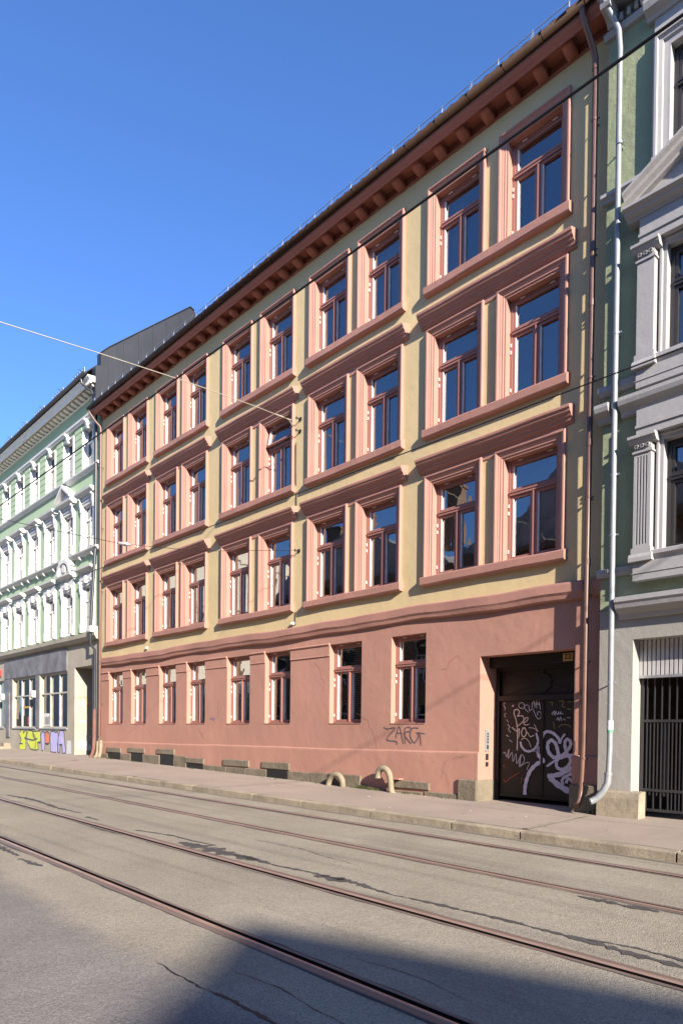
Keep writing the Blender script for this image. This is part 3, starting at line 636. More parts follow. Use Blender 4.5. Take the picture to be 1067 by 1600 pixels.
SURR = [(BRD, .0), (BRD, -.055), (BRD - .008, -.07), (BRD - .034, -.07), (BRD - .042, -.058), (BRD - .05, -.058), (BRD - .06, -.044), (BRD - .085, -.036),
        (BRD - .095, -.024), (BRD - .125, -.022), (BRD - .135, -.004), (.0, -.004), (.0, .24)]
CUR = {(2, 4, 0): 'left', (2, 4, 1): None, (1, 4, 0): 'full', (1, 4, 1): 'half', (0, 4, 0): None, (2, 3, 0): 'blind', (2, 3, 1): 'full', (1, 3, 0): 'full', (1, 3, 1): 'slats',
       (0, 3, 0): None, (0, 3, 1): None, (0, 2, 0): 'full', (0, 2, 1): None, (0, 1, 0): 'left', (0, 1, 1): 'low', (0, 0, 1): 'full', (2, 2, 1): 'blind', (2, 1, 0): 'sides', (1, 1, 0): 'half', (1, 0, 1): 'low', (2, 0, 0): 'sides'}
rr = random.Random(11)
for a, b, c, d, fl, pi, wi in ups:
    org = ((a + b) / 2, 0, c); wd = .985; h = d - c
    wo = casement(house, org, b - a, h, rr, ('up', fl, round(b - a, 2)), tilt=.23 if (fl, pi, wi) == (1, 2, 1) else 0, curtain=CUR.get((fl, pi, wi), rr.choice(['full', 'sides', 'full', 'left'] if pi < 2 else ['full', 'sides', 'low', None, 'left'])))
    if (fl, pi, wi) == (1, 2, 1): wo['label'] = 'window with its top light tilted open'
    s = MB(); s.sweep(-(b - a) / 2, (b - a) / 2, -.005, h, SURR); s.box(-(b - a) / 2, (b - a) / 2, .001, .245, -.03, .002)
    link('surround', keep(('surr', fl, round(b - a, 2)), 'surround', s, M['trim']), wo, org)
for a, b in GW:
    org = ((a + b) / 2, 0, GZ[0]); k = GW.index((a, b))
    casement(house, org, b - a, GZ[1] - GZ[0], rr, ('gr', k), fy=.13, curtain=['full', 'sides', 'left', 'sides', 'low', None, 'slats', 'half'][k])
    sl = MB(); sl.box(a, b, -.012, .125, GZ[0] - .001, GZ[0] + .012); build('window_sill', sl, M['trim'], house)

for fl, (z0, z1) in enumerate(FLOORS):
    for pi, pr in enumerate(PAIRS):
        L, R = pr[0][0], pr[1][1]; sd = fl * 7 + pi * 3.3
        m = MB(); m.prof([(0, z0 + .012), (-.105, z0 - .012), (-.118, z0 - .03), (-.115, z0 - .15), (-.10, z0 - .172), (0, z0 - .185)], L - .04, R + .04, 26, .010, .012, sd)
        build('sill_band', m, M['trim'], house)
        if fl < 2:
            zt = z1 + BRD
            m = MB(); m.prof([(0, zt + .36), (-.19, zt + .315), (-.20, zt + .30), (-.195, zt + .265), (-.175, zt + .25), (-.165, zt + .215), (-.125, zt + .185), (-.115, zt + .155),
                              (-.085, zt + .14), (-.075, zt + .10), (-.04, zt + .085), (-.032, zt + .06), (0, zt + .05)], L - .13, R + .13, 30, .012, .012, sd + 1)
            build('window_hood', m, M['trim'], house)
            m = MB(); m.box(L + .01, R - .01, -.018, .001, zt - .055, zt + .075); build('hood_frieze', m, M['trim'], house)

# uneven string course between the storeys, notched for the downpipe
m = MB(); PR = [(0, 3.885), (-.10, 3.855), (-.112, 3.835), (-.108, 3.70), (-.085, 3.66), (-.07, 3.60), (0, 3.575)]
m.prof(PR, HX0, -5.33, 90, .030, .022, 2.2); m.prof(PR, -5.195, HX1 + .02, 4, .0, .0, 1)
build('string_course', m, M['trim'], house)
# flat capital bands between the ground floor windows
caps = [(HX0, -22.76), (-21.71, -21.09), (-20.07, -19.2), (-18.19, -17.56), (-16.58, -15.48), (-14.44, -13.79), (-12.78, -11.38)]
for a, b in caps:
    m = MB(); m.prof([(0, 3.385), (-.04, 3.37), (-.045, 3.352), (-.034, 3.335), (-.016, 3.325), (-.014, 3.12), (-.02, 3.112), (-.019, 3.095), (0, 3.088)], a + .005, b - .005, 6, .006, .004, a)
    build('capital_band', m, M['pink'], house)

# eaves cornice with modillions, gutter, roof
m = MB(); m.prof([(0, 12.19), (-.03, 12.19), (-.036, 12.215), (-.02, 12.25), (-.012, 12.26), (-.012, 12.36), (-.285, 12.365), (-.29, 12.285), (-.325, 12.27), (-.34, 12.30),
                  (-.375, 12.335), (-.40, 12.375), (-.40, 12.43), (-.30, 12.47), (0, 12.47)], HX0 - .02, HX1 + .12, 60, .006, .005, 3)
cor = build('cornice', m, M['cornice'], house)
b = MB(); b.smooth = True
pb = [(-.012, 12.205), (-.05, 12.192), (-.11, 12.195), (-.17, 12.21), (-.225, 12.235), (-.26, 12.265), (-.275, 12.30), (-.275, 12.362), (-.012, 12.362)]
b.prof(pb, -.085, .085, 1); 
b.box(-.1, .1, -.283, -.012, 12.335, 12.364)
b.v = [(x, y, z - 12.2) for x, y, z in b.v]
bme = keep('modillion', 'bracket', b, M['cornice'])
nb = 34
for i in range(nb):
    link('bracket', bme, cor, (-5.66 - i * (22.95 - 5.66) / (nb - 1), 0, 12.2))
m = MB(); n = 12; pr = [(-.455 + .075 * math.cos(PI + PI * i / n), 12.515 + .085 * math.sin(PI + PI * i / n)) for i in range(n + 1)]
pr = pr + [(-.385, 12.515)] + [(-.455 + .068 * math.cos(PI - 0 + PI * (n - i) / n), 12.512 + .076 * math.sin(PI + PI * (n - i) / n)) for i in range(n + 1)]
m.smooth = True; m.prof(pr, HX0 - .1, HX1 + .14, 1); m.smooth = False
gut = build('gutter', m, M['gutter'], house)
for i in range(26):
    m = MB(); x = HX0 + .3 + i * .715; m.tube([(x, -.386, 12.53), (x, -.40, 12.455), (x, -.455, 12.422), (x, -.515, 12.455), (x, -.538, 12.535)], .009, 6); build('gutter_hook', m, M['gutter'], gut)
# pantiled roof
RS = math.tan(math.radians(37)); m = MB(); m.smooth = True; nx = 74 * 6; rows = 22; vs = []
for j in range(rows + 1):
    for i in range(nx + 1):
        x = HX0 + (HX1 + .1 - HX0) * i / nx; ph = (i % 6) / 6
        y = -.45 + 4.53 * j / rows; vs.append((x, y, 12.565 + (y + .45) * RS + .058 * abs(math.sin(PI * ph)) ** .7 + (.012 if j % 2 else 0)))
m.add(vs, [(j * (nx + 1) + i, j * (nx + 1) + i + 1, (j + 1) * (nx + 1) + i + 1, (j + 1) * (nx + 1) + i) for j in range(rows) for i in range(nx)])
m.smooth = False
for i in range(74):      # open tile ends at the eaves
    x = HX0 + (HX1 + .1 - HX0) * (i + .5) / 74; m.profy([(x - .11, 12.545), (x + .11, 12.545), (x + .085, 12.60), (x, 12.622), (x - .085, 12.60)], -.454, -.42)
m.quad((HX0, 4.08, 12.575 + 4.55 * RS), (HX1 + .1, 4.08, 12.575 + 4.55 * RS), (HX1 + .1, 9, 12.4), (HX0, 9, 12.4))
rf = build('roof', m, M['tile'], house)
m = MB(); X = HX0 + .35; i = 0
while X < HX1:
    m.tube([(X, -.43, 12.60), (X, -.42, 12.68), (X, -.41, 12.76)], .010, 6)
    if i % 2 == 0: m.add([(X - .035, -.44, 12.61), (X + .035, -.44, 12.61), (X + .013, -.42, 12.745), (X - .013, -.42, 12.745)], [(0, 1, 2, 3)])
    X += rr.uniform(.48, .66); i += 1
m.tube([(HX0, -.415, 12.745), (HX0 + 4, -.42, 12.737), (-14, -.415, 12.742), (-9, -.42, 12.735), (HX1, -.415, 12.742)], .008, 6)
build('snow_guard', m, M['steel'], rf)

# brown downpipes at both ends
def bracket_ring(mb, x, y, z, r):
    mb.tube([(x, y, z - .014), (x, y, z + .014)], r, 12); mb.box(x + r - .01, x + r + .03, y - .008, y + .008, z - .01, z + .01); mb.box(x - .008, x + .008, y + r - .01, .0, z - .01, z + .01)
m = MB(); m.tube([(-5.30, -.455, 12.44), (-5.30, -.44, 12.33), (-5.27, -.36, 12.16), (-5.24, -.2, 11.93), (-5.235, -.145, 11.83), (-5.235, -.135, 11.7)], .047, 12)
m.tube([(-5.235, -.135, 11.72), (-5.24, -.135, 6), (-5.245, -.15, 3.9), (-5.25, -.155, 1.3), (-5.27, -.17, .55), (-5.275, -.19, .40), (-5.275, -.26, .30), (-5.275, -.3, .29)], .044, 12)
dp = build('downpipe', m, M['downpipe'], house)
for z in (10.9, 8.9, 6.95, 5.1, 2.55, 1.03):
    m = MB(); bracket_ring(m, -5.238 if z > 4 else -5.25, -.137 if z > 4 else -.155, z, .05); build('pipe_clip', m, M['downpipe'], dp)
for z in (11.72, 8.1, 5.95, 4.1): m = MB(); m.tube([(-5.238, -.137, z - .05), (-5.238, -.137, z + .05)], .049, 12); build('pipe_joint', m, M['downpipe'], dp)
m = MB(); m.tube([(-23.44, -.455, 12.44), (-23.43, -.43, 12.32), (-23.36, -.3, 12.1), (-23.27, -.13, 11.9), (-23.26, -.115, 11.7), (-23.26, -.115, 6), (-23.25, -.12, 2.6), (-23.25, -.13, 1.15)], .045, 12)
m.tube([(-23.25, -.13, 1.1), (-23.25, -.14, .7), (-23.23, -.17, .5)], .055, 12)
dp = build('downpipe', m, M['downpipe'], house)
for z in (10.5, 8.4, 6.2, 3.9, 2.3): m = MB(); bracket_ring(m, -23.26, -.116, z, .051); build('pipe_clip', m, M['downpipe'], dp)

# sandstone foundation blocks and cellar slots showing at the foot of the wall
def stone(x0, x1, z0, z1, y0=-.075, sd=0):
    q = random.Random(int(x0 * 97) + sd); n = 5; vs = []
    m = MB(); b = .014
    m.cbox(x0, x1, y0 - q.uniform(0, .012), .0, z0, z1, b)
    m.v = [(x + q.uniform(-.006, .006), y + (q.uniform(-.006, .006) if y < -.02 else 0), z + q.uniform(-.007, .007)) for x, y, z in m.v]
    o = build('foundation_stone', m, M['stone'], house); return o
for x0, x1, zb, zt in [(-22.81, -21.72, .61, .77), (-21.2, -20.03, .65, .80), (-19.24, -18.16, .66, .82), (-17.52, -16.53, .46, .61), (-15.55, -14.37, .46, .635), (-13.83, -12.72, .47, .64),
                       (-9.33, -8.43, .29, .445), (-11.31, -10.31, .2, .475)]: stone(x0, x1, zb, zt, -.066)
for x0, x1, zt in [(-21.74, -21.0, .6), (-20.16, -19.07, .62), (-18.22, -17.48, .64), (-16.55, -15.40, .435), (-15.37, -14.5, .44), (-14.49, -13.63, .44), (-12.79, -11.99, .45), (-11.98, -11.32, .465),
                   (-10.28, -9.4, .2), (-8.55, -7.73, .275), (-23.2, -22.75, .55), (-9.35, -8.6, .235)]:
    stone(x0, x1, zf((x0 + x1) / 2) - .1, zt, -.056, 3)
for a, b, zt in ((-22.72, -21.78, .61), (-20.98, -20.2, .65), (-19.03, -18.26, .66), (-17.46, -16.6, .46), (-13.62, -12.82, .47)):
    m = MB(); m.box(a, b, -.052, -.047, zf(a) - .05, zt); build('cellar_slot_shade', m, M['black'], house)  # flat black slab; shade inside the slot put into its colour
m = MB(); m.cbox(-7.74, -7.325, -.085, .0, .0, .56, .015); m.box(-7.335, -7.318, -.07, .6, .0, .56)
build('foundation_stone', m, M['stone'], house)
m = MB(); m.cbox(-5.52, -5.05, -.1, .0, .0, .6, .015); m.box(-5.52, -5.495, -.08, .6, .0, .6)
build('foundation_stone', m, M['stone'], house)

# gateway: beam, framed double leaf with a rayed panel above
m = MB(); a, b = GATE[0], GATE[1]
m.box(a + .001, b - .001, .28, .5, 2.60, 2.775)
m.box(a + .001, a + .07, .5, .62, .12, 2.6); m.box(b - .07, b - .001, .5, .62, .12, 2.6); m.box(a + .07, b - .07, .5, .62, 2.0, 2.09); m.box(a + .07, b - .07, .5, .62, 2.54, 2.6)
m.box(a + .07, b - .07, .575, .61, 2.0905, 2.5395)
gate = build('gate', m, M['gate'], house)
m = MB(); cx = (a + b) / 2 + .02; cz = 2.31
m.add([(cx + .165 * math.cos(t * PI / 16), .557, cz + .165 * math.sin(t * PI / 16)) for t in range(32)] + [(cx + .165 * math.cos(t * PI / 16), .58, cz + .165 * math.sin(t * PI / 16)) for t in range(32)],
      [tuple(range(32))] + [(i, (i + 1) % 32, (i + 1) % 32 + 32, i + 32) for i in range(32)])
for tx, tz in ((a + .09, 2.1), (a + .09, 2.52), (b - .09, 2.1), (b - .09, 2.52), (a + .09, 2.31), (cx, 2.1), (cx, 2.53)):
    d = math.hypot(tx - cx, tz - cz); ux, uz = (tx - cx) / d, (tz - cz) / d; px, pz = -uz * .012, ux * .012; s0 = .16
    A = [(cx + ux * s0 + px, cz + uz * s0 + pz), (cx + ux * s0 - px, cz + uz * s0 - pz), (tx - px, tz - pz), (tx + px, tz + pz)]
    m.add([(x, .562, z) for x, z in A] + [(x, .574, z) for x, z in A], [(0, 1, 2, 3), (0, 4, 5, 1), (2, 6, 7, 3), (1, 5, 6, 2), (3, 7, 4, 0)])
build('sunray_panel', m, M['gate'], gate)
mid = (a + b) / 2 + .02
for x0, x1 in ((a + .075, mid - .004), (mid + .004, b - .075)):
    m = MB(); m.box(x0, x1, .552, .6, .25, 1.995); m.box(x0, x1, .535, .5515, .25, .31); m.box(x0, x1, .549, .5515, 1.96, 1.995)
    if x1 > mid + .1: m.box(x0 - .02, x0 + .03, .538, .5512, .25, 1.99)
    build('gate_leaf', m, M['gate'], gate)
m = MB(); m.box(mid - .09, mid - .05, .53, .552, 1.05, 1.2); m.tube([(mid - .07, .53, 1.1), (mid - .07, .48, 1.1), (mid - .16, .47, 1.1)], .009, 8); build('handle', m, M['steel'], gate)
m = MB(); m.quad((a, 1.4, 0), (b, 1.4, 0), (b, 1.4, 2.8), (a, 1.4, 2.8)); m.quad((a + .001, .601, 0), (a + .001, 1.4, 0), (a + .001, 1.4, 2.8), (a + .001, .601, 2.8)); m.quad((b - .001, .601, 0), (b - .001, 1.4, 0), (b - .001, 1.4, 2.8), (b - .001, .601, 2.8)); m.quad((a, .601, 2.785), (b, .601, 2.785), (b, 1.4, 2.785), (a, 1.4, 2.785)); build('passage_black_box', m, M['recess_shade'], gate)  # black box added behind the leaves to shut out sky light
m = MB(); m.box(a, b, .0, 1.4, .10, .155); build('threshold', m, M['dirt'], gate)
cols = []; m = MB()
for gi, (w_, c_, pts) in enumerate(GATE_STROKES):
    if c_ not in cols: cols.append(c_)
    m.cur = cols.index(c_); m.ribbon(pts, w_ * (1.25 if w_ > .025 else 1.05), .5485 - gi * .0003)
build('graffiti', m, [paint(tuple(x * 1.15 for x in c)) for c in cols], gate)
m = MB()
for pts in WALL_TAG: m.ribbon(pts, .026, -.0035)
build('graffiti', m, paint((.11, .075, .085)), house)['label'] = 'thin dark scrawled tag under the window'
m = MB()
for pts in SMALL_TAG: m.ribbon(pts, .02, -.0035)
build('graffiti', m, paint((.24, .14, .24)), house)['label'] = 'small faint purple tag'

# loose cables and hairline cracks on the plaster
for P in ([(-12.60, -.01, 7.05), (-12.61, -.012, 6.86), (-12.60, -.01, 6.72)], [(-12.60, -.01, 4.22), (-12.61, -.012, 4.05), (-12.60, -.01, 3.93), (-12.66, -.03, 3.92)], [(-12.63, -.02, 8.2), (-12.64, -.012, 7.6), (-12.63, -.012, 7.2)]):
    m = MB(); m.tube(P, .009, 6); build('cable', m, M['black'], house)
for x, z in ((-12.68, 3.95), (-20.0, 3.97)):
    m = MB(); m.cbox(x - .05, x + .05, -.06, -.001, z - .03, z + .035, .01); build('cable_clip', m, M['hinge'], house)
qc = random.Random(21)
def crack(x, z, n, dx, dz, w_=.005):
    P = [(x, z)]
    for _ in range(n): P.append((P[-1][0] + dx + qc.gauss(0, .035), P[-1][1] + dz + qc.gauss(0, .03)))
    return P, w_
CR = [crack(-7.85, .93, 4, .07, .0), crack(-8.1, .75, 5, .03, -.06), crack(-10.1, 1.5, 5, .02, -.09), crack(-10.1, 1.5, 6, -.08, .03), crack(-11.9, 3.0, 6, .05, -.07), crack(-8.2, 2.6, 6, .06, .05), crack(-15.9, 2.2, 5, .03, -.1),
      crack(-19.9, 1.5, 5, .04, -.08), crack(-16.9, 1.5, 5, .06, -.06), crack(-8.0, .9, 4, -.05, -.09)]
for P, w_ in CR: m = MB(); m.ribbon(P, w_, -.0525 if P[0][1] < 1.0 else -.0032); build('plaster_crack', m, paint((.17, .08, .06)), house)

# enamel house number
m = MB(); m.cbox(-5.855, -5.675, .255, .279, 2.625, 2.76, .006); pl = build('number_plate', m, M['plate'], house)
me = text_mesh('22', .13); me.materials.append(M['black'])
o = link('digits', me, pl, (-5.765, .2525, 2.692)); o.rotation_euler = (PI / 2, 0, 0)
# entry phone on the gate jamb
m = MB(); m.box(-7.3295, -7.312, .17, .30, 1.08, 1.47); ic = build('entry_phone', m, M['steel'], house)
for z in (1.38, 1.33, 1.28, 1.23): m = MB(); m.box(-7.3118, -7.308, .215, .255, z, z + .03); build('button', m, M['black'], ic)
m = MB(); m.box(-7.3118, -7.309, .21, .26, 1.12, 1.19); build('speaker_grille', m, M['black'], ic)
for z0, z1 in ((.92, 1.03), (.8, .88)): m = MB(); m.box(-7.3295, -7.315, .2, .27, z0, z1); build('key_box', m, M['black'], house)
for z0, z1 in ((2.02, 2.12), (1.88, 1.98)): m = MB(); m.box(-5.36, -5.31, -.06, .0, z0, z1); build('junction_box', m, M['black'], house)

# ------------------------------------------------------------------ grey and sage corner house on the right
GY = -.12; gx0, gx1 = -5.03, 9.0
sh = thing('stucco_house', 'pale grey and sage green stucco house with fluted pilasters and barred gate', 'house', (0, .2, .17))
BC = [-3.54 + 2.55 * i for i in range(5)]          # window axes
WW = .56                                            # half opening
ZW = [(4.06, 5.66), (6.86, 8.42), (9.68, 11.25)]
wl = MB(); holes = [(c - WW, c + WW, a, b) for c in BC for a, b in ZW]
wl.wall(gx0, gx1, 3.3, 12.35, GY, holes, .8, .8)
wl.quad((gx0, GY, .0), (gx0, 8, .0), (gx0, 8, 12.35), (gx0, GY, 12.35)); wl.quad((gx1, GY, .0), (gx1, 8, .0), (gx1, 8, 12.35), (gx1, GY, 12.35))
build('wall', wl, M['sage'], sh)
wl = MB(); og = (-4.51, -1.7, -.1, 2.83); og2 = (0.6, 3.2, -.1, 2.83)
wl.wall(gx0, gx1, -.1, 3.31, GY, [og, og2], .8, .8)
wl.reveal(*og, GY, .32); wl.reveal(*og2, GY, .32)
build('ground_floor_wall', wl, M['roughwhite'], sh)
for a, b in ((gx0 + .06, -4.51), (-1.7, .6), (3.2, gx1)):
    m = MB(); m.prof([(0, .0), (-.26, .0), (-.235, .45), (-.21, .53), (GY - .004, .56), (0, .56)], a - .01, b + (.17 if b < 0 else 0), 3, .01, .01, a)
    build('base_stone', m, M['granite'], sh)
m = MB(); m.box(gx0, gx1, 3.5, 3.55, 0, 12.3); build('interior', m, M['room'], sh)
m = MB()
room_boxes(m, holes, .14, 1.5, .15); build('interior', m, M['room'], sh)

def capital(m, xa, xb, z0, z1, y):
    h = z1 - z0
    m.box(xa - .02, xb + .02, y - .02, GY + .001, z0, z0 + .03); m.box(xa, xb, y - .002, GY + .001, z0 + .03, z0 + h * .55)
    m.prof([(GY, z0 + h * .55), (y - .01, z0 + h * .55), (y - .045, z0 + h * .72), (y - .05, z0 + h * .8), (y - .075, z0 + h * .84), (y - .075, z1), (GY, z1)], xa - .075, xb + .075)
for fl, (z0, z1) in enumerate(ZW):
    for ci, c in enumerate(BC):
        L, R = c - WW, c + WW
        wo = casement(sh, (c, GY, z0), 2 * WW, z1 - z0, rr, ('grey', fl), fy=.10, mf='darkframe', hinge=False, trans=.64, fw=.06, curtain='full' if (fl, ci) == (1, 0) else ('half' if fl == 0 and ci == 0 else None))
        s = MB()
        if fl == 2:
            s.sweep(-WW, WW, -.01, z1 - z0, [(.225, 0), (.225, -.08), (.20, -.095), (.165, -.095), (.155, -.07), (.10, -.06), (.09, -.035), (.03, -.03), (.0, -.03), (0, .2)])
        else:
            s.sweep(-WW, WW, -.01, z1 - z0, [(.10, 0), (.10, -.05), (.085, -.06), (.06, -.06), (.05, -.03), (.0, -.03), (0, .2)])
        link('surround', keep(('gsur', fl), 'surround', s, M['greystucco']), wo, (c, GY, z0))
        s = MB(); s.prof([(0, .03), (-.15, .01), (-.16, 0), (-.16, -.05), (-.12, -.08), (-.1, -.12), (0, -.13)], -WW - .2, WW + .2)
        link('window_sill', keep(('gsill', fl), 'window_sill', s, M['greystucco']), wo, (c, GY, z0))
    if fl < 2:
        py = GY - .16
        for ci, c in enumerate(BC):
            for sx in (-1, 1):
                xi = c + sx * (WW + .125); xo = xi + sx * .245; xa, xb = min(xi, xo), max(xi, xo)
                m = MB(); zb = z0 + .07; zt = z1 - .16
                if fl == 0:      # four flutes cut into the shaft
                    m.box(xa, xb, GY - .001 + .0, GY + .0, zb, zt) if False else None
                    m.box(xa, xb, py + .03, GY + .001, zb, zt)
                    k = 4; gw = .021; pit = .042; x = xa; ed = [xa] + sum([[xa + .045 + i * pit + .0, xa + .045 + i * pit + gw] for i in range(k)], []) + [xb]
                    for i in range(0, len(ed), 2): m.box(ed[i], ed[i + 1], py, py + .0295, zb + .05, zt - .05)
                    m.box(xa, xb, py, py + .0295, zb, zb + .0495); m.box(xa, xb, py, py + .0295, zt - .0495, zt)
                else: m.box(xa, xb, py, GY + .001, zb, zt)
                m.box(xa - .02, xb + .02, py - .02, GY + .001, zb - .09, zb - .0005)
                m.prof([(GY, zb - .20), (py - .05, zb - .20), (py - .05, zb - .14), (py - .03, zb - .0905), (GY, zb - .0905)], xa - .045, xb + .045)
                p_ = build('pilaster', m, M['greystucco'], sh)
                m = MB(); capital(m, xa, xb, zt + .001, zt + .25, py)
                cp = build('capital', m, M['greystucco'], p_)
                for q in (.18, .5, .82):
                    m = MB(); x = xa + (xb - xa) * q; zc = zt + .095
                    for a in range(6): m.box(x - .012 + .016 * math.cos(a * PI / 3), x + .012 + .016 * math.cos(a * PI / 3), py - .03, py - .003, zc - .012 + .016 * math.sin(a * PI / 3), zc + .012 + .016 * math.sin(a * PI / 3))
                    build('rosette', m, M['greystucco'], cp)
            L, R = c - WW - .37, c + WW + .37
            m = MB(); zc = z1 + .10
            m.box(L + .02, R - .02, GY - .15, GY + .001, zc, zc + .11); m.box(L + .01, R - .01, GY - .17, GY + .001, zc + .1105, zc + .15); m.box(L + .02, R - .02, GY - .15, GY + .001, zc + .1505, zc + .38)
            build('entablature', m, M['greystucco'], sh)
            m = MB(); m.box(L, R, GY - .15, GY + .001, z0 - .40, z0 - .135); m.box(L - .02, R + .02, GY - .16, GY + .0005, z0 - .30, z0 - .292)
            build('pedestal', m, M['greystucco'], sh)
            if fl == 1:
                zb = zc + .381; e = .16; K = [(GY, 0), (GY - .17, 0), (GY - .18, .03), (GY - .25, .06), (GY - .27, .10), (GY - .33, .13), (GY - .33, .17), (GY, .19)]
                m = MB(); m.prof([(y, zb + z) for y, z in K], L - e, R + e)
                hw = (R - L) / 2 + e; rise = .52
                for sx in (-1, 1):        # raking cornices
                    A, B = [], []
                    for y, z in K: A.append((c + sx * hw, y - (.02 if y < GY else 0), zb + .192 + z * 1.05)); B.append((c, y - (.02 if y < GY else 0), zb + .192 + rise * hw + z * 1.05))
                    k = len(K); m.add(A + B, [tuple(range(k)), tuple(range(k, 2 * k))] + [(j, (j + 1) % k, (j + 1) % k + k, j + k) for j in range(k)])
                m.add([(c - hw, GY - .1, zb + .19), (c + hw, GY - .1, zb + .19), (c, GY - .1, zb + .2 + rise * hw)], [(0, 1, 2)])
                build('pediment', m, M['greystucco'], sh)
    else:
        for c in BC:
            m = MB(); zt = z1 + .225; L, R = c - WW - .225, c + WW + .225
            m.box(L, R, GY - .05, GY + .001, zt, zt + .25)
            m.prof([(GY, zt + .25), (GY - .08, zt + .25), (GY - .1, zt + .29), (GY - .2, zt + .34), (GY - .23, zt + .42), (GY - .23, zt + .46), (GY, zt + .48)], L - .1, R + .1)
            build('window_hood', m, M['greystucco'], sh)
def band(prn, x0=gx0 - .05, x1=gx1, notch=False):
    m = MB()
    if notch: m.prof([(GY + y if y else GY, z) for y, z in prn], x0, -4.865, 1); x0 = -4.715
    m.prof([(GY + y if y else GY, z) for y, z in prn], x0, x1, 12, .004, .004, prn[0][1]); return build('string_course', m, M['greystucco'], sh)
band([(0, 9.47), (-.06, 9.48), (-.07, 9.52), (-.11, 9.55), (-.11, 9.60), (0, 9.63)])
band([(0, 6.14), (-.07, 6.15), (-.09, 6.21), (-.13, 6.24), (-.19, 6.28), (-.21, 6.34), (-.21, 6.39), (0, 6.42)], notch=True)
band([(0, 6.56), (-.05, 6.57), (-.09, 6.62), (-.09, 6.70), (0, 6.72)])
band([(0, 3.13), (-.05, 3.14), (-.07, 3.20), (-.12, 3.23), (-.19, 3.28), (-.21, 3.35), (-.23, 3.37), (-.23, 3.44), (0, 3.48)], x0=-4.71)
band([(0, 3.80), (-.04, 3.81), (-.06, 3.86), (-.06, 3.92), (0, 3.94)])
band([(0, 11.93), (-.05, 11.94), (-.08, 11.99), (-.08, 12.03), (0, 12.05)])
m = MB(); m.prof([(GY, 12.3), (-.5, 12.32), (-.55, 12.40), (-.62, 12.46), (-.66, 12.55), (-.66, 12.62), (GY, 12.68)], gx0 - .02, gx1)
cor = build('cornice', m, M['greystucco'], sh)
x = gx0 + .02
while x < gx1:
    m = MB(); m.prof([(GY, 12.04), (GY - .10, 12.045), (GY - .14, 12.10), (GY - .20, 12.14), (GY - .34, 12.17), (GY - .36, 12.22), (GY - .36, 12.2995), (GY, 12.2995)], x, x + .15); build('bracket', m, M['greystucco'], cor); x += .5
for i in range(30): m = MB(); m.box(gx0 + .2 + i * .115, gx0 + .25 + i * .115, GY - .11, GY + .001, 12.06, 12.16); build('dentil', m, M['greystucco'], cor)
m = MB(); m.add([(gx0, -.6, 12.66), (gx1, -.6, 12.66), (gx1, 4, 15.5), (gx0, 4, 15.5), (gx0, 8, 12.4), (gx1, 8, 12.4)], [(0, 1, 2, 3), (3, 2, 5, 4)]); build('roof', m, M['tile'], sh)
# bar gate with the ribbed panel over it
m = MB()
for i in range(44):
    x = og[0] + .005 + i * .0635; m.box(x, x + .044, .10, .13, 2.30, 2.828)
m.box(og[0] + .002, og[1] - .002, .131, .15, 2.30, 2.828); pn = build('ribbed_panel', m, M['corrug'], sh)
m = MB(); m.box(og[0] + .002, og[1] - .002, .09, .2, 2.26, 2.2995); build('panel_rail', m, M['steel'], pn)
m = MB(); X = og[0] + .10; i = 0
while X < og[1]:
    m.box(X - .008, X + .008, .175, .195, .30, 2.259)
    if i % 1 == 0: m.box(X + .045, X + .058, .176, .19, .5 if i < 3 else .3, 1.62)
    X += .107; i += 1
for z in (.26, .56, 1.60): m.box(og[0] + .01, og[1] - .01, .17, .2, z, z + .04)
m.box(og[0] + .012, og[0] + .05, .16, .21, .24, 2.259); m.box(-4.19, -4.10, .2, .24, .5, 1.6); m.box(-3.9, -3.8, .2, .24, .5, 1.6)
bg = build('bar_gate', m, M['bargate'], sh)
m = MB(); m.box(og[0] - .3, og[1] + .3, .33, 4.0, -.05, 2.9); m.f = [f for i, f in enumerate(m.f) if i != 2]; m.m = m.m[:5]; m.sm = m.sm[:5]
build('passage', m, M['brick'], sh)
m = MB(); m.box(og2[0], og2[1], .2, .25, -.05, 2.83); build('garage_door', m, M['bargate'], sh)
# pale downpipe
m = MB(); m.tube([(-5.08, -.72, 12.75), (-5.06, -.66, 12.5), (-4.98, -.5, 12.33), (-4.86, -.30, 12.02), (-4.82, -.25, 11.88), (-4.80, -.245, 11.6)], .041, 12)
m.tube([(-4.80, -.245, 11.62), (-4.79, -.25, 8), (-4.785, -.26, 6), (-4.785, -.255, 4.2), (-4.78, -.26, 2.9), (-4.775, -.26, 1.2), (-4.785, -.27, .78)], .041, 12)
dp = build('downpipe', m, M['whitepipe'], sh)
m = MB(); m.tube([(-4.785, -.27, .82), (-4.79, -.28, .68), (-4.84, -.30, .56), (-4.92, -.32, .45), (-4.98, -.35, .40), (-5.01, -.38, .385)], .052, 12); m.tube([(-4.785, -.27, .79), (-4.787, -.273, .84)], .058, 12); build('spout', m, M['whitepipe'], dp)
for z in (10.2, 7.4, 5.3, 4.4, 2.2): m = MB(); bracket_ring(m, -4.785, -.25, z, .05); m.box(-4.79, -4.775, -.2, GY, z - .006, z + .006); build('pipe_clip', m, M['steel'], dp)
m = MB(); m.tube([(-4.775, -.26, 1.48), (-4.776, -.26, 1.62)], .0455, 12); m.cur = 1; m.tube([(-4.776, -.26, 1.44), (-4.776, -.26, 1.478)], .0455, 12); build('sticker', m, [M['paper'], paint((.1, .3, .18))], dp)

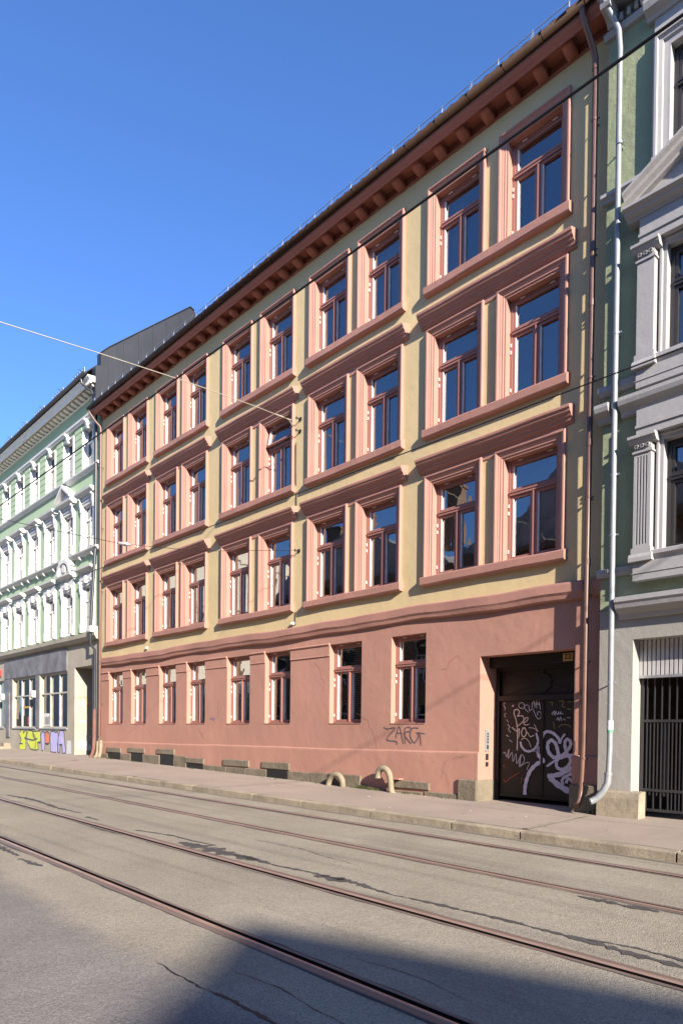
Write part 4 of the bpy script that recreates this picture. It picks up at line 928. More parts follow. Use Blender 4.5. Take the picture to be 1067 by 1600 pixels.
# ------------------------------------------------------------------ mint green house on the left
MX0, MX1 = -43.0, -23.46
mh = thing('mint_house', 'mint green house with white window surrounds above a grey graffitied shop front', 'house', (-33, .2, .42))
def gx(i, base, pit): return base - i * pit
NB = 10
ax3 = [-24.56 - 1.83 * i for i in range(NB)]; ax3[0] = -24.56
Z3, Z2, Z1 = (10.86, 12.36), (7.92, 9.55), (4.98, 6.62)
hw3, hw2 = .44, .42
hol = [(c - hw3, c + hw3, *Z3) for c in ax3] + [(c - hw2, c + hw2, *Z2) for c in ax3] + [(c - hw2, c + hw2, *Z1) for c in ax3]
wl = MB(); wl.wall(MX0, MX1, 4.3, 13.5, 0, hol, 1, 1); wl.quad((MX1, 0, 0), (MX1, 9, 0), (MX1, 9, 13.5), (MX1, 0, 13.5)); build('wall', wl, M['mint'], mh)
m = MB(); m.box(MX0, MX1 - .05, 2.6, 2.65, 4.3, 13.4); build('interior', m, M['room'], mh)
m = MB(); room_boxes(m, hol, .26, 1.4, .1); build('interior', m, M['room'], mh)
# rustication courses on the top storey
for c, d in zip([MX1 - .03] + [x - .6 for x in ax3], [x + .6 for x in ax3]):
    pr_ = [(0, 10.9)]
    for k_ in range(7):
        z = 10.9 + k_ * .245; pr_ += [(-.004, z + .004), (-.022, z + .014), (-.022, z + .226), (-.004, z + .236)]
    m = MB(); m.prof(pr_ + [(0, 10.9 + 7 * .245)], min(c, d) + .002, max(c, d) - .002)
    if max(c, d) - min(c, d) > .1: build('rusticated_course', m, M['mint'], mh)
SUR3 = [(.07, 0), (.07, -.035), (.06, -.045), (.02, -.045), (0, -.03), (0, .30)]
SUR2 = [(.20, 0), (.20, -.045), (.18, -.06), (.10, -.06), (.09, -.035), (.04, -.03), (0, -.03), (0, .25)]
def white_casement(c, z0, z1, hw, key, sur, fy=.16):
    h = z1 - z0; f = MB(); zt = h * .66
    f.frame(-hw, hw, 0, h, .05, fy, fy + .07); f.box(-hw + .05, hw - .05, fy - .012, fy + .07, zt, zt + .06); f.box(-.025, .025, fy - .006, fy + .07, .05, zt); f.box(-.02, .02, fy + .004, fy + .05, zt + .06, h - .05)
    for z in (zt * .5,): f.box(-hw + .05, hw - .05, fy + .012, fy + .04, z - .012, z + .012)
    wo = link('window', keep(('mf', key), 'frame', f, M['whitewood']), mh, (c, 0, z0))
    p = MB()
    for a, b in ((-hw + .04, -.02), (.02, hw - .04)): pane_quad(p, a, b, .04, h - .04, fy + .03, rr)
    me = bpy.data.meshes.new('pane'); me.from_pydata(p.v, [], p.f); me.materials.append(M['glass']); me.update(); link('pane', me, wo, (c, 0, z0))
    s = MB(); s.sweep(-hw, hw, -.02, h, sur); s.box(-hw, hw, .001, .25, -.06, 0)
    link('surround', keep(('ms', key), 'surround', s, M['white']), wo, (c, 0, z0)); return wo
def lintel_console(c, z0, z1, w_):
    m = MB(); m.prof([(0, z1), (-.20, z1), (-.20, z1 - .06), (-.14, z1 - .12), (-.09, z0 + .06), (-.075, z0), (0, z0)], c - w_, c + w_); return m
for i, c in enumerate(ax3):
    wo = white_casement(c, *Z3, hw3, 'm3', SUR3, .13); build('keystone', lintel_console(c, 12.28, 12.60, .06), M['white'], wo)
    wo = white_casement(c, *Z2, hw2, 'm2', SUR2, .07)
    for sx in (-1, 1):
        x = c + sx * (hw2 + .12); m = MB(); m.prof([(0, 9.86), (-.17, 9.86), (-.17, 9.79), (-.12, 9.73), (-.11, 9.55), (-.085, 9.42), (-.085, 9.35), (0, 9.34)], x - .05, x + .05); build('console', m, M['white'], wo)
        m = MB(); m.box(x - .07, x + .07, -.09, .001, 7.9, 8.3); build('pilaster_foot', m, M['white'], wo)
        m = MB(); m.prof([(0, 7.73), (-.15, 7.73), (-.13, 7.64), (0, 7.58)], x - .045, x + .045); build('corbel', m, M['white'], wo)
    m = MB(); m.box(c - hw2 - .22, c + hw2 + .22, -.07, .001, 9.76, 9.86) ; m.prof([(0, 9.86), (-.15, 9.865), (-.17, 9.90), (-.25, 9.95), (-.27, 10.02), (0, 10.05)], c - hw2 - .30, c + hw2 + .30)
    if i % 7 in (1,):
        for sx in (-1, 1): m.add([(c + sx * .75, -.3, 10.05), (c, -.3, 10.52), (c, -.3, 10.64), (c + sx * .75, -.3, 10.15), (c + sx * .75, 0, 10.05), (c, 0, 10.52), (c, 0, 10.64), (c + sx * .75, 0, 10.15)], [(0, 1, 2, 3), (3, 2, 6, 7), (0, 4, 5, 1), (0, 3, 7, 4)])
        m.add([(c - .72, -.08, 10.05), (c + .72, -.08, 10.05), (c, -.08, 10.55)], [(0, 1, 2)])
    build('window_hood', m, M['white'], wo)
    wo = white_casement(c, *Z1, hw2, 'm1', SUR2, .07)
    for sx in (-1, 1):
        x = c + sx * (hw2 + .12); m = MB(); m.prof([(0, 6.8), (-.15, 6.8), (-.15, 6.72), (-.11, 6.66), (-.10, 6.45), (-.08, 6.34), (0, 6.32)], x - .05, x + .05); build('console', m, M['white'], wo)
        m = MB(); m.box(x - .07, x + .07, -.09, .001, 4.95, 5.28); build('pilaster_foot', m, M['white'], wo)
    m = MB(); m.box(c - .06, c + .06, -.15, .001, 6.70, 6.95); build('keystone', m, M['white'], wo)
    m = MB()
    m.box(c - hw2 - .22, c + hw2 + .22, -.07, .001, 6.82, 7.10)
    m.prof([(0, 7.10), (-.12, 7.105), (-.14, 7.14), (-.24, 7.19), (-.25, 7.25), (0, 7.27)], c - hw2 - .28, c + hw2 + .28)
    if i % 7 == 1:
        ar = [(c + .62 * math.cos(PI * k / 12), 7.27 + .50 * math.sin(PI * k / 12)) for k in range(13)]; m.profy(ar, -.16, 0)
        ar2 = [(c + .66 * math.cos(PI * k / 12), 7.275 + .56 * math.sin(PI * k / 12)) for k in range(13)] + [(c + .52 * math.cos(PI * k / 12), 7.275 + .42 * math.sin(PI * k / 12)) for k in range(12, -1, -1)]
        m.profy(ar2, -.24, -.17)
        for k in range(9):
            t = PI * (k + .5) / 9; X, Zz = c + .66 * math.cos(t), 7.3 + .58 * math.sin(t); m.box(X - .05, X + .05, -.22, -.02, Zz - .05, Zz + .06)
        m.profy([(c + .16 * math.cos(PI * k / 6), 7.52 + .18 * math.sin(PI * k / 6)) for k in range(12)], -.21, -.165)
    build('window_hood', m, M['white'], wo)
def mband(name, pr, mat, x0=MX0, x1=MX1 - .02): m = MB(); m.prof(pr, x0, x1, 10, .003, .003, pr[0][1]); return build(name, m, mat, mh)
mband('string_course', [(0, 12.60), (-.07, 12.60), (-.08, 12.64), (-.12, 12.68), (-.13, 12.75), (0, 12.78)], M['white'])
mband('string_course', [(0, 10.66), (-.06, 10.66), (-.08, 10.71), (-.15, 10.76), (-.16, 10.82), (0, 10.84)], M['white'])
mband('string_course', [(0, 7.72), (-.12, 7.74), (-.14, 7.78), (-.20, 7.82), (-.21, 7.87), (0, 7.89)], M['white'])
mband('string_course', [(0, 4.56), (-.16, 4.58), (-.20, 4.64), (-.24, 4.70), (-.25, 4.84), (0, 4.92)], M['concrete'], x1=MX1 + .02)
m = MB(); m.prof([(0, 13.28), (-.04, 13.28), (-.05, 13.33), (-.03, 13.35), (-.03, 13.47), (-.36, 13.48), (-.37, 13.40), (-.41, 13.42), (-.43, 13.55), (-.50, 13.62), (-.50, 13.66), (0, 13.7)], MX0, MX1 - .01)
cor = build('cornice', m, M['creamwhite'], mh)
b = MB(); b.prof([(-.03, -.15), (-.10, -.14), (-.2, -.12), (-.30, -.07), (-.32, 0), (-.03, 0)], -.09, .09); bm_ = keep('mmod', 'bracket', b, M['creamwhite'])
for i in range(80): link('bracket', bm_, cor, (MX1 - .22 - i * .355, 0, 13.4695))
m = MB(); m.smooth = True; m.prof([(-.50 - .07 + .075 * math.cos(PI + PI * i / 8), 13.74 + .075 * math.sin(PI + PI * i / 8)) for i in range(9)], MX0, MX1 - .06); build('gutter', m, M['blackpipe'], mh)
m = MB(); m.smooth = True; nx = 115 * 4; S2 = .9; vs = []
for j in range(9):
    for i in range(nx + 1):
        vs.append((MX0 + (MX1 - .25 - MX0) * i / nx, -.52 + 4 * j / 8, 13.78 + 4 * j / 8 * S2 + .05 * abs(math.sin(PI * (i % 4) / 4)) + (.02 if j % 2 else 0)))
m.add(vs, [(j * (nx + 1) + i, j * (nx + 1) + i + 1, (j + 1) * (nx + 1) + i + 1, (j + 1) * (nx + 1) + i) for j in range(8) for i in range(nx)])
m.smooth = False; m.quad((MX0, 3.48, 17.38), (MX1 - .25, 3.48, 17.38), (MX1 - .25, 9, 13), (MX0, 9, 13)); rf = build('roof', m, M['tile'], mh)
for k in range(9):
    m = MB(); x0 = MX1 - .45 - k * 1.95
    for i in range(6):
        x = x0 - i * .2; m.tube([(x, -.42, 13.84), (x, -.44, 14.09)], .008, 5)
    for z in (13.95, 14.02, 14.08): m.tube([(x0, -.44, z), (x0 - 1.0, -.44, z)], .007, 5)
    m.tube([(x0 - .5, -.1, 14.2), (x0 - .5, -.46, 14.2)], .01, 5); build('snow_fence', m, M['blackpipe'], rf)
# party wall clad in dark zinc sheets, stepping up along the roof slope
m = MB(); PW = [(-.24, 12.5), (-.24, 14.03), (-.05, 14.12), (-.05, 14.56), (.20, 14.82), (3.44, 17.62), (3.62, 17.55), (7.5, 14.5), (7.5, 12.4)]
k = len(PW); XA, XB = -23.75, -23.437
m.add([(XA, y, z) for y, z in PW] + [(XB, y, z) for y, z in PW], [tuple(range(k)), tuple(range(k, 2 * k))[::-1]] + [(j, (j + 1) % k, (j + 1) % k + k, j + k) for j in range(k)])
pw = build('party_wall', m, M['zinc'], mh)
for y in (.22, .78, 1.36, 1.92, 2.46, 3.0):
    m = MB(); m.box(XB, XB + .022, y - .012, y + .012, 12.6, 14.82 + (y - .2) * .864); build('standing_seam', m, M['zinc'], pw)
m = MB()
for (y0, z0), (y1, z1) in zip(PW[3:6], PW[4:7]): m.add([(XA - .03, y0, z0), (XB + .04, y0, z0), (XB + .04, y1, z1), (XA - .03, y1, z1), (XA - .03, y0, z0 + .03), (XB + .04, y0, z0 + .03), (XB + .04, y1, z1 + .03), (XA - .03, y1, z1 + .03)], [(0, 1, 2, 3), (4, 5, 6, 7), (1, 2, 6, 5), (0, 3, 7, 4), (0, 1, 5, 4)])
build('coping', m, M['zinc'], pw)

# shop front
SW = [(-29.36, -26.42), (-32.78, -29.84), (-36.9, -33.95)]; SZ = (1.42, 3.60); PASS = (-25.72, -24.12, 0, 3.70); DOOR = (-33.72, -32.98, .5, 3.55)
wl = MB(); wl.wall(MX0, MX1, -.1, 4.58, -.02, [(a, b, *SZ) for a, b in SW] + [PASS], 1, 1); wl.reveal(*PASS, -.02, 1.1)
for a, b in SW: wl.reveal(a, b, *SZ, -.02, .2)
wl.quad((MX1, -.02, -.1), (MX1, .4, -.1), (MX1, .4, 4.58), (MX1, -.02, 4.58)); build('shop_wall', wl, M['concrete'], mh)
m = MB(); a, b, c, d = PASS; m.quad((a, 1.1, 0), (b, 1.1, 0), (b, 1.1, d), (a, 1.1, d)); m.box(a, b, .95, 1.08, 2.75, 2.85); build('passage_shade', m, M['black'], mh)  # black sheet and bar; darkness of the deep passage put into colour
m = MB(); m.box(-33.9, -26.43, -.05, -.0205, 3.64, 4.50); build('fascia_board', m, M['panel'], mh)
for a, b in ((-29.82, -29.38), (-33.93, -33.75), (-32.96, -32.8), (-33.745, -32.965)): m = MB(); m.box(a, b, -.045, -.0206, 1.42, 3.62); build('grey_pier', m, M['panel'], mh)
m = MB(); m.box(-33.55, -33.1, -.08, -.046, 1.0, 3.0); build('pilaster_strip', m, M['panel'], mh)
for a, b in SW:
    f = MB(); n = 3; wd = (b - a) / n; f.frame(a, b, *SZ, .06, .07, .16)
    for i in range(1, n): f.box(a + i * wd - .04, a + i * wd + .04, .05, .16, SZ[0] + .06, SZ[1] - .06)
    f.box(a + .06, b - .06, .045, .15, 2.78, 2.84); wo = build('shop_window', f, M['shopframe'], mh)
    p = MB()
    for i in range(n):
        for z0, z1 in ((SZ[0] + .05, 2.79), (2.83, SZ[1] - .05)): pane_quad(p, a + i * wd + .03, a + (i + 1) * wd - .03, z0, z1, .11, rr)
    me = bpy.data.meshes.new('pane'); me.from_pydata([(x - ORG[wo.name].x, y - ORG[wo.name].y, z - ORG[wo.name].z) for x, y, z in p.v], [], p.f); me.materials.append(M['glass']); me.update(); link('pane', me, wo, ORG[wo.name])
    c = MB(); n = 60; c.add(sum([[(a + (b - a) * i / n, .45 + .05 * math.sin(i * 1.9), SZ[0]), (a + (b - a) * i / n, .45 + .05 * math.sin(i * 1.9), SZ[1])] for i in range(n + 1) if a < -30 or i > 16], []), [])
    k = len(c.v) // 2; c.f = [(2 * i, 2 * i + 2, 2 * i + 3, 2 * i + 1) for i in range(k - 1)]; c.m = [0] * len(c.f); c.sm = [False] * len(c.f)
    build('curtain', c, M['curtain'], wo)
    s = MB(); s.box(a - .02, b + .02, -.06, -.021, SZ[0] - .05, SZ[0]); build('window_sill', s, M['steel'], wo)
    r = MB(); r.box(a, b, .9, .95, SZ[0] - .2, SZ[1] + .1); build('interior', r, M['room'], wo)
# posters standing in the shop windows, small wall lamps, red shop sign
def flat(x0, x1, z0, z1, y, mat, name): m = MB(); m.box(x0, x1, y, y + .004, z0, z1); return build(name, m, mat, mh)
flat(-29.2, -28.55, 1.50, 2.02, .095, M['paper'], 'poster')
for i in range(4): m = MB(); m.box(-29.1 + i * .14, -29.03 + i * .14, .0915, .0945, 1.56, 1.86 + .04 * (i % 2)); build('poster_figure', m, M['black'], mh)
flat(-31.7, -31.2, 1.5, 1.95, .095, M['black'], 'poster'); flat(-31.15, -30.95, 1.55, 1.9, .095, paint((.5, .08, .15)), 'poster'); flat(-31.75, -31.05, 2.28, 2.36, .095, paint((.5, .28, .05)), 'poster'); flat(-32.65, -32.05, 1.5, 1.8, .095, M['black'], 'poster')
for x in (-29.9, -33.98):
    m = MB(); m.cbox(x - .13, x + .13, -.2, -.046, 2.70, 2.98, .02); build('wall_lamp', m, M['corrug'], mh)
m = MB(); m.box(-35.9, -34.35, -.10, -.0205, 3.83, 4.12); sg = build('shop_sign', m, M['red'], mh)
m = MB()
for i in range(6): m.box(-34.5 - i * .24, -34.42 - i * .24, -.104, -.1005, 3.89, 4.06); m.box(-34.58 - i * .24, -34.505 - i * .24, -.104, -.1005, 3.89, 3.93)
build('sign_marks', m, paint((.72, .16, .1)), sg)
m = MB(); m.box(-34.6, -33.0, -.5, -.0207, .40, .56); build('door_step', m, M['granite'], mh)
m = MB(); m.box(-34.4, -33.1, -.3, -.0208, .561, .72); build('door_step', m, M['granite'], mh)
cols = []; m = MB()
for c_, pts in SHOP_TAG:
    if c_ not in cols: cols.append(c_)
    m.cur = cols.index(c_); z = [p[1] for p in pts]; m.add([(x, -.024, zz) for x, zz in pts], [tuple(range(len(pts)))])
k = len(cols)
for c_, pts in SHOP_TAG[:-1]:
    m.cur = k; P = pts + [pts[0]]
    for a, b in zip(P, P[1:]): m.ribbon([a, ((a[0] + b[0]) / 2 + .02, (a[1] + b[1]) / 2), b], .045, -.0275)
for x, z, w_ in ((-31.6, .72, .35), (-29.35, .8, .2), (-28.5, .76, .3), (-27.05, .77, .3)): m.box(x - w_ / 2, x + w_ / 2, -.0285, -.0245, z - .03, z + .03)
for x, z, l in ((-31.85, 1.22, .12), (-30.7, 1.1, .3), (-29.4, 1.2, .2), (-29.0, 1.05, .3), (-28.0, 1.1, .3), (-27.5, .7, .3), (-26.95, 1.1, .25), (-28.9, .55, .2)):
    m.cur = k + 1; m.ribbon([(x, z), (x + .03, z - l * .5), (x + .02, z - l)], .05, -.0286)
m.cur = k
m.ribbon([(-31.2, .98), (-30.6, .92), (-30.1, .9), (-29.6, .98)], .06, -.0288)
build('graffiti', m, [paint(c) for c in cols] + [paint((.05, .05, .09)), paint((.6, .62, .66))], mh)['label'] = 'yellow and lavender bubble letter graffiti'
m = MB(); q = random.Random(4)
for i in range(46):                       # torn posters and paint on the passage jamb
    y = q.uniform(.12, .9); z = q.uniform(.55, 2.5); m.cur = q.choice((0, 0, 0, 1, 2)); dy, dz = q.uniform(.04, .2), q.uniform(.05, .3)
    m.quad((PASS[0] + .004 + i * .0004, y, z), (PASS[0] + .004 + i * .0004, y + dy, z + q.uniform(-.03, .03)), (PASS[0] + .004 + i * .0004, y + dy + q.uniform(-.04, .04), z + dz), (PASS[0] + .004 + i * .0004, y + q.uniform(-.04, .04), z + dz))
build('torn_poster', m, [M['paper'], paint((.5, .28, .14)), paint((.42, .36, .36))], mh)
# dark downpipe between the houses with its old iron foot
m = MB(); m.tube([(-23.9, -.56, 13.66), (-23.9, -.54, 13.5), (-23.8, -.35, 13.32), (-23.68, -.3, 13.25), (-23.66, -.14, 13.05), (-23.65, -.12, 12.8)], .05, 10); m.tube([(-23.65, -.12, 12.85), (-23.64, -.12, 8), (-23.64, -.30, 4.9), (-23.64, -.30, 4.4), (-23.64, -.14, 4.2), (-23.63, -.14, 2.05)], .05, 10)
dp = build('downpipe', m, M['blackpipe'], mh)
m = MB(); m.tube([(-23.63, -.14, 2.1), (-23.62, -.15, 1.3), (-23.6, -.17, .75), (-23.66, -.2, .5), (-23.7, -.26, .40)], .062, 10); build('pipe_foot', m, M['rustpipe'], dp)
m = MB(); m.cbox(-23.76, -23.5, -.36, -.1, 4.80, 5.02, .02); build('rain_head', m, M['white'], dp)

# ------------------------------------------------------------------ small things on the pavement
def vent(name, pts, r, label):
    P = [Vector(p) for p in pts]; Q = []
    for i in range(len(P) - 1):
        a, b, c, d = P[max(i - 1, 0)], P[i], P[i + 1], P[min(i + 2, len(P) - 1)]
        for t in range(6):
            t /= 6; Q.append(.5 * (2 * b + (c - a) * t + (2 * a - 5 * b + 4 * c - d) * t * t + (3 * b - a - 3 * c + d) * t ** 3))
    Q.append(P[-1]); base = P[-1]
    t = thing(name, label, 'vent pipe', (base.x, base.y, base.z), 'hooked vent pipes at the foot of the house')
    m = MB(); m.tube(Q, [r * (1 + .03 * math.sin(i * 2.1)) for i in range(len(Q))], 14, cap=False); build('pipe', m, M['vent'], t)
    m = MB(); q = Q[0]; d = (Q[1] - Q[0]).normalized(); m.tube([q - d * .004, q + d * .02], r * 1.12, 14, cap=False); m.tube([q + d * .022, q + d * .024], r * .9, 14); build('mouth', m, M['vent'], t)
    return t
v2 = vent('vent_pipe', [(-9.66, -.2, .47), (-9.66, -.2, .54), (-9.61, -.2, .64), (-9.50, -.2, .675), (-9.39, -.195, .62), (-9.34, -.18, .48), (-9.33, -.17, .34), (-9.31, -.17, .22), (-9.25, -.15, .14), (-9.2, -.12, .1)], .062, 'taller cream vent pipe hooked over like a cane by the salmon wall')
m = MB(); m.box(-9.32, -9.12, -.17, -.03, .462, .485); build('wall_strap', m, M['trim'], v2)
vent('vent_pipe', [(-11.17, -.2, .22), (-11.13, -.2, .33), (-11.04, -.2, .43), (-10.93, -.2, .47), (-10.80, -.2, .44), (-10.73, -.19, .34), (-10.74, -.17, .22), (-10.8, -.14, .14)], .062, 'squat cream vent pipe curled low beside the foundation stones')
# iron foot and boot at the left corner
t = thing('drain_boot', 'worn cream drain pipe stump at the corner between the two houses', 'drain pipe', (-23.15, -.2, zf(-23.15)))
m = MB(); m.tube([(-23.08, -.14, 1.0), (-23.02, -.17, .85), (-22.98, -.2, .62), (-22.99, -.24, .45), (-22.93, -.3, .39)], [.05, .07, .065, .065, .06], 10); build('pipe', m, M['vent'], t)
m = MB(); m.tube([(-23.27, -.16, .98), (-23.26, -.18, .62), (-23.24, -.24, .44), (-23.2, -.34, .40)], [.055, .06, .065, .05], 10); build('pipe', m, M['vent'], t)

# weeds and litter along the wall foot
m = MB(); q = random.Random(9)
def tuft(x, y, n, h):
    for _ in range(n):
        a = q.uniform(0, 2 * PI); l = q.uniform(.4, 1) * h; bx, by = x + q.gauss(0, .06), y + q.gauss(0, .025); z = pave_z(bx, by)
        dx, dy = math.cos(a) * l * .6, math.sin(a) * l * .4; w_ = .008
        m.add([(bx - w_, by, z), (bx + w_, by, z), (bx + dx * .5 + w_ * .7, by + dy * .5, z + l * .6), (bx + dx * .5 - w_ * .7, by + dy * .5, z + l * .6), (bx + dx, by + dy, z + l * .75)], [(0, 1, 2, 3), (3, 2, 4)])
for x, n, h in ((-10.2, 60, .13), (-10.0, 40, .1), (-9.85, 40, .09), (-10.45, 20, .07), (-11.6, 8, .06), (-22.5, 40, .12), (-22.2, 30, .08), (-20.6, 20, .07), (-9.0, 14, .07), (-8.0, 10, .05), (-17.0, 18, .07), (-5.1, 30, .09), (-4.95, 20, .08), (-13.2, 12, .06)): tuft(x, -.14, n, h)
tag(build('weeds', m, M['weed']), 'dry weeds sprouting at the foot of the salmon wall', 'weeds', kind='stuff')
m = MB()
for _ in range(170):
    x = q.uniform(-24, -4); y = q.choice((-.14, -.2, -.3)) + q.gauss(0, .06) if q.random() < .75 else q.uniform(-2.2, -.3); y = min(y, -.13); s_ = q.uniform(.008, .028); a = q.uniform(0, PI); z = pave_z(x, y) + .012
    ca, sa = math.cos(a) * s_, math.sin(a) * s_; m.cur = 0 if q.random() < .8 else 1
    m.add([(x - ca, y - sa * .6, z), (x + sa, y - ca * .6, z + .004), (x + ca, y + sa * .6, z + .008), (x - sa, y + ca * .6, z)], [(0, 1, 2, 3)])
tag(build('litter', m, [M['weed'], M['litter']]), 'dry leaves and scraps of paper on the pavement', 'litter', kind='stuff')

# ------------------------------------------------------------------ overhead wires
def wire(name, pts, r, mat, label, cat, grp, n=6):
    m = MB(); m.tube(pts, r, n); o = build(name, m, mat, origin=pts[0]); return tag(o, label, cat, grp)
def cont(y, z, x0=-90, x1=26):
    return [(x0 + (x1 - x0) * i / 24, y + (.04 if i % 2 else -.04) * 0, z + zr(x0 + (x1 - x0) * i / 24)) for i in range(25)]
wire('contact_wire', cont(-6.62, 5.03), .0085, M['wire'], 'black contact wire crossing the top floor windows and roof edge', 'overhead wire', 'tram contact wires')
wire('contact_wire', cont(-3.9, 4.82), .0075, M['wire'], 'black contact wire crossing lower down the first floor windows', 'overhead wire', 'tram contact wires')
def hook(par, x, z, dz=0):
    m = MB(); m.tube([(x, 0, z), (x - .01, -.1, z)], .014, 8); m.tube([(x, -.005, z), (x, -.012, z)], .05, 10)
    m.tube([(x, -.1, z), (x, -.13, z + .02), (x, -.15, z - .01), (x, -.12, z - .04)], .011, 7); return build('wall_hook', m, M['black'], par)
t = thing('span_wire', 'pale span wire from two wall hooks up across the street beside the tilted window', 'span wire', (-12.5, -.12, 8.56), 'span wires across the street')
m = MB(); m.tube([(-12.5, -.70, 8.595), (-12.5, -1.3, 8.59), (-12.5, -2.9, 8.53), (-12.5, -4.9, 8.40), (-12.5, -6.56, 8.27), (-12.5, -9, 8.2), (-12.5, -12.4, 8.25)], .0095, 6); build('wire', m, M['span'], t)
m = MB(); m.tube([(-12.5, -.30, 8.60), (-12.5, -.40, 8.60)], .018, 8); m.tube([(-12.5, -.50, 8.60), (-12.5, -.72, 8.595)], .02, 8); m.tube([(-12.5, -.12, 8.70), (-12.5, -.3, 8.60), (-12.5, -.52, 8.60)], .007, 6); m.tube([(-12.5, -.14, 8.43), (-12.5, -.24, 8.50), (-12.5, -.34, 8.60)], .009, 6); build('turnbuckle', m, M['span'], t)
hook(t, -12.49, 8.71); hook(t, -12.5, 8.43)
t = thing('span_wire', 'thin dark span wire from a single hook below, sagging out over the tracks', 'span wire', (-12.5, -.12, 5.64), 'span wires across the street')
m = MB(); m.tube([(-12.5, -.12, 5.63), (-12.5, -1.24, 5.42), (-12.5, -2.6, 5.15), (-12.5, -4.37, 4.96), (-12.5, -5.5, 4.955), (-12.5, -6.6, 4.965), (-12.5, -9, 5.3), (-12.5, -12.4, 5.9)], .0055, 6); build('wire', m, M['wire'], t)
m = MB(); m.tube([(-12.56, -4.3, 4.97), (-12.44, -4.3, 4.97)], .032, 10); m.tube([(-12.5, -4.2, 4.975), (-12.5, -4.45, 4.965)], .03, 10); build('insulator', m, M['steel'], t)
hook(t, -12.5, 5.64)
t = thing('span_wire', 'span wire fixed high on the pale grey house, its shadow slanting over the salmon wall', 'span wire', (3.9, -.14, 7.5), 'span wires across the street')
m = MB(); m.tube([(3.9, GY, 7.5), (3.9, -3, 7.42), (3.9, -6, 7.4), (3.9, -16, 7.7)], .012, 6); build('wire', m, M['span'], t)

# ------------------------------------------------------------------ across the street: the houses mirrored in the windows
def opposite(name, label, X0, X1, y, eave, wallm, roofm, ridge_h=3.6, nfl=3):
    t = thing(name, label, 'house', ((X0 + X1) / 2, y - 4, 0)); n = int((X1 - X0) / 2.4); ws = []
    for i in range(n):
        cx = X0 + (i + .5) * (X1 - X0) / n
        for f in range(nfl): ws.append((cx - .5, cx + .5, 1.1 + f * (eave - 1) / nfl, 2.75 + f * (eave - 1) / nfl))
    m = MB(); m.wall(X0, X1, -.3, eave, y, ws, 5, 5)
    for a, b, c, d in ws: m.reveal(a, b, c, d, y - .2, y)
    m.quad((X0, y, -.3), (X0, y - 9, -.3), (X0, y - 9, eave), (X0, y, eave)); m.quad((X1, y, -.3), (X1, y - 9, -.3), (X1, y - 9, eave), (X1, y, eave)); m.quad((X0, y - 9, -.3), (X1, y - 9, -.3), (X1, y - 9, eave), (X0, y - 9, eave))
    build('wall', m, wallm, t)
    for a, b, c, d in ws:
        f = MB(); f.frame(a, b, c, d, .08, y - .19, y - .12); f.box(a + .08, b - .08, y - .19, y - .12, c + 1.05, c + 1.12); f.box((a + b) / 2 - .03, (a + b) / 2 + .03, y - .18, y - .13, c + .08, c + 1.05)
        wo = build('window', f, M['whitewood'], t); p = MB(); p.quad((a, y - .17, c), (b, y - .17, c), (b, y - .17, d), (a, y - .17, d)); build('pane', p, M['black'], wo)
    m = MB(); m.box(X0 - .1, X1 + .1, y, y + .35, eave - .3, eave); build('cornice', m, wallm, t)
    m = MB()
    if roofm is None:
        roofm = M['greyroof']; m2 = (X0 + X1) / 2
        for xa, xb in ((X0, m2), (m2, X1)):
            xm = (xa + xb) / 2
            m.add([(xa, y, eave), (xm, y, eave + ridge_h), (xb, y, eave), (xa, y - 9, eave), (xm, y - 9, eave + ridge_h), (xb, y - 9, eave)], [(0, 1, 2), (3, 5, 4), (0, 3, 4, 1), (1, 4, 5, 2)])
    else: m.add([(X0, y + .4, eave), (X1, y + .4, eave), (X1, y - 4.5, eave + ridge_h), (X0, y - 4.5, eave + ridge_h), (X1, y - 9.4, eave), (X0, y - 9.4, eave)], [(0, 1, 2, 3), (3, 2, 4, 5), (1, 4, 2), (0, 3, 5)])
    rf = build('roof', m, roofm, t)
    q = random.Random(X0)
    for _ in range(3):
        x = q.uniform(X0 + 2, X1 - 2); m = MB(); m.box(x, x + .8, y - 3.2, y - 2.5, eave + 1.5, eave + 4.3); m.box(x - .06, x + .86, y - 3.26, y - 2.44, eave + 4.3, eave + 4.42); build('chimney', m, M['brick'], rf)
    return t
opposite('town_house', 'brown town house across the street with two pale gabled roofs', -31, -5.5, -12.5, 8.6, M['brick'], None, 2.9)
opposite('town_house', 'low cream house between taller ones across the street', -49.9, -31.05, -13.0, 3.6, M['cream'], M['greyroof'], 1.2, 1)
t = thing('apartment_block', 'tall cream apartment block with a broad sunlit side wall across the street', 'apartment building', (-60, -22, 0))
m = MB(); m.box(-72, -50, -34, -12.5, -.6, 17); build('wall', m, M['cream'], t)
m = MB(); m.profy([(-72.4, 17.001), (-49.6, 17.001), (-61, 20.5)], -34.3, -12.2); build('roof', m, M['greyroof'], t)
for i in range(5):
    for k_ in range(4): m = MB(); m.box(-50.03, -49.96, -31 + i * 4, -29.9 + i * 4, 1.6 + k_ * 4.0, 3.3 + k_ * 4.0); build('window', m, M['black'], t)
for k_ in range(4): m = MB(); m.tube([(-49.94, -33.5, 3.9 + k_ * 4), (-49.94, -12.6, 3.9 + k_ * 4)], .12, 6); build('string_course', m, M['cream'], t)
t = thing('low_sky_screen', 'unseen low brown block added behind the viewer to cut sky light', 'sky screen', (8, -14, 0))  # added out of view to block low sky and deepen road shade
m = MB(); m.box(-5.4, 22.0, -15.5, -12.6, -.6, 3.75); build('wall', m, M['brick'], t)
m = MB(); m.box(-5.5, 22.1, -15.6, -12.5, 3.7505, 3.9); build('roof', m, M['tile'], t)
for i in range(9):
    m = MB(); m.box(-5.0 + i * 3, -2.5 + i * 3, -12.62, -12.57, .1, 2.4); build('garage_door', m, M['bargate'], t)  # doors on the added sky-blocking row
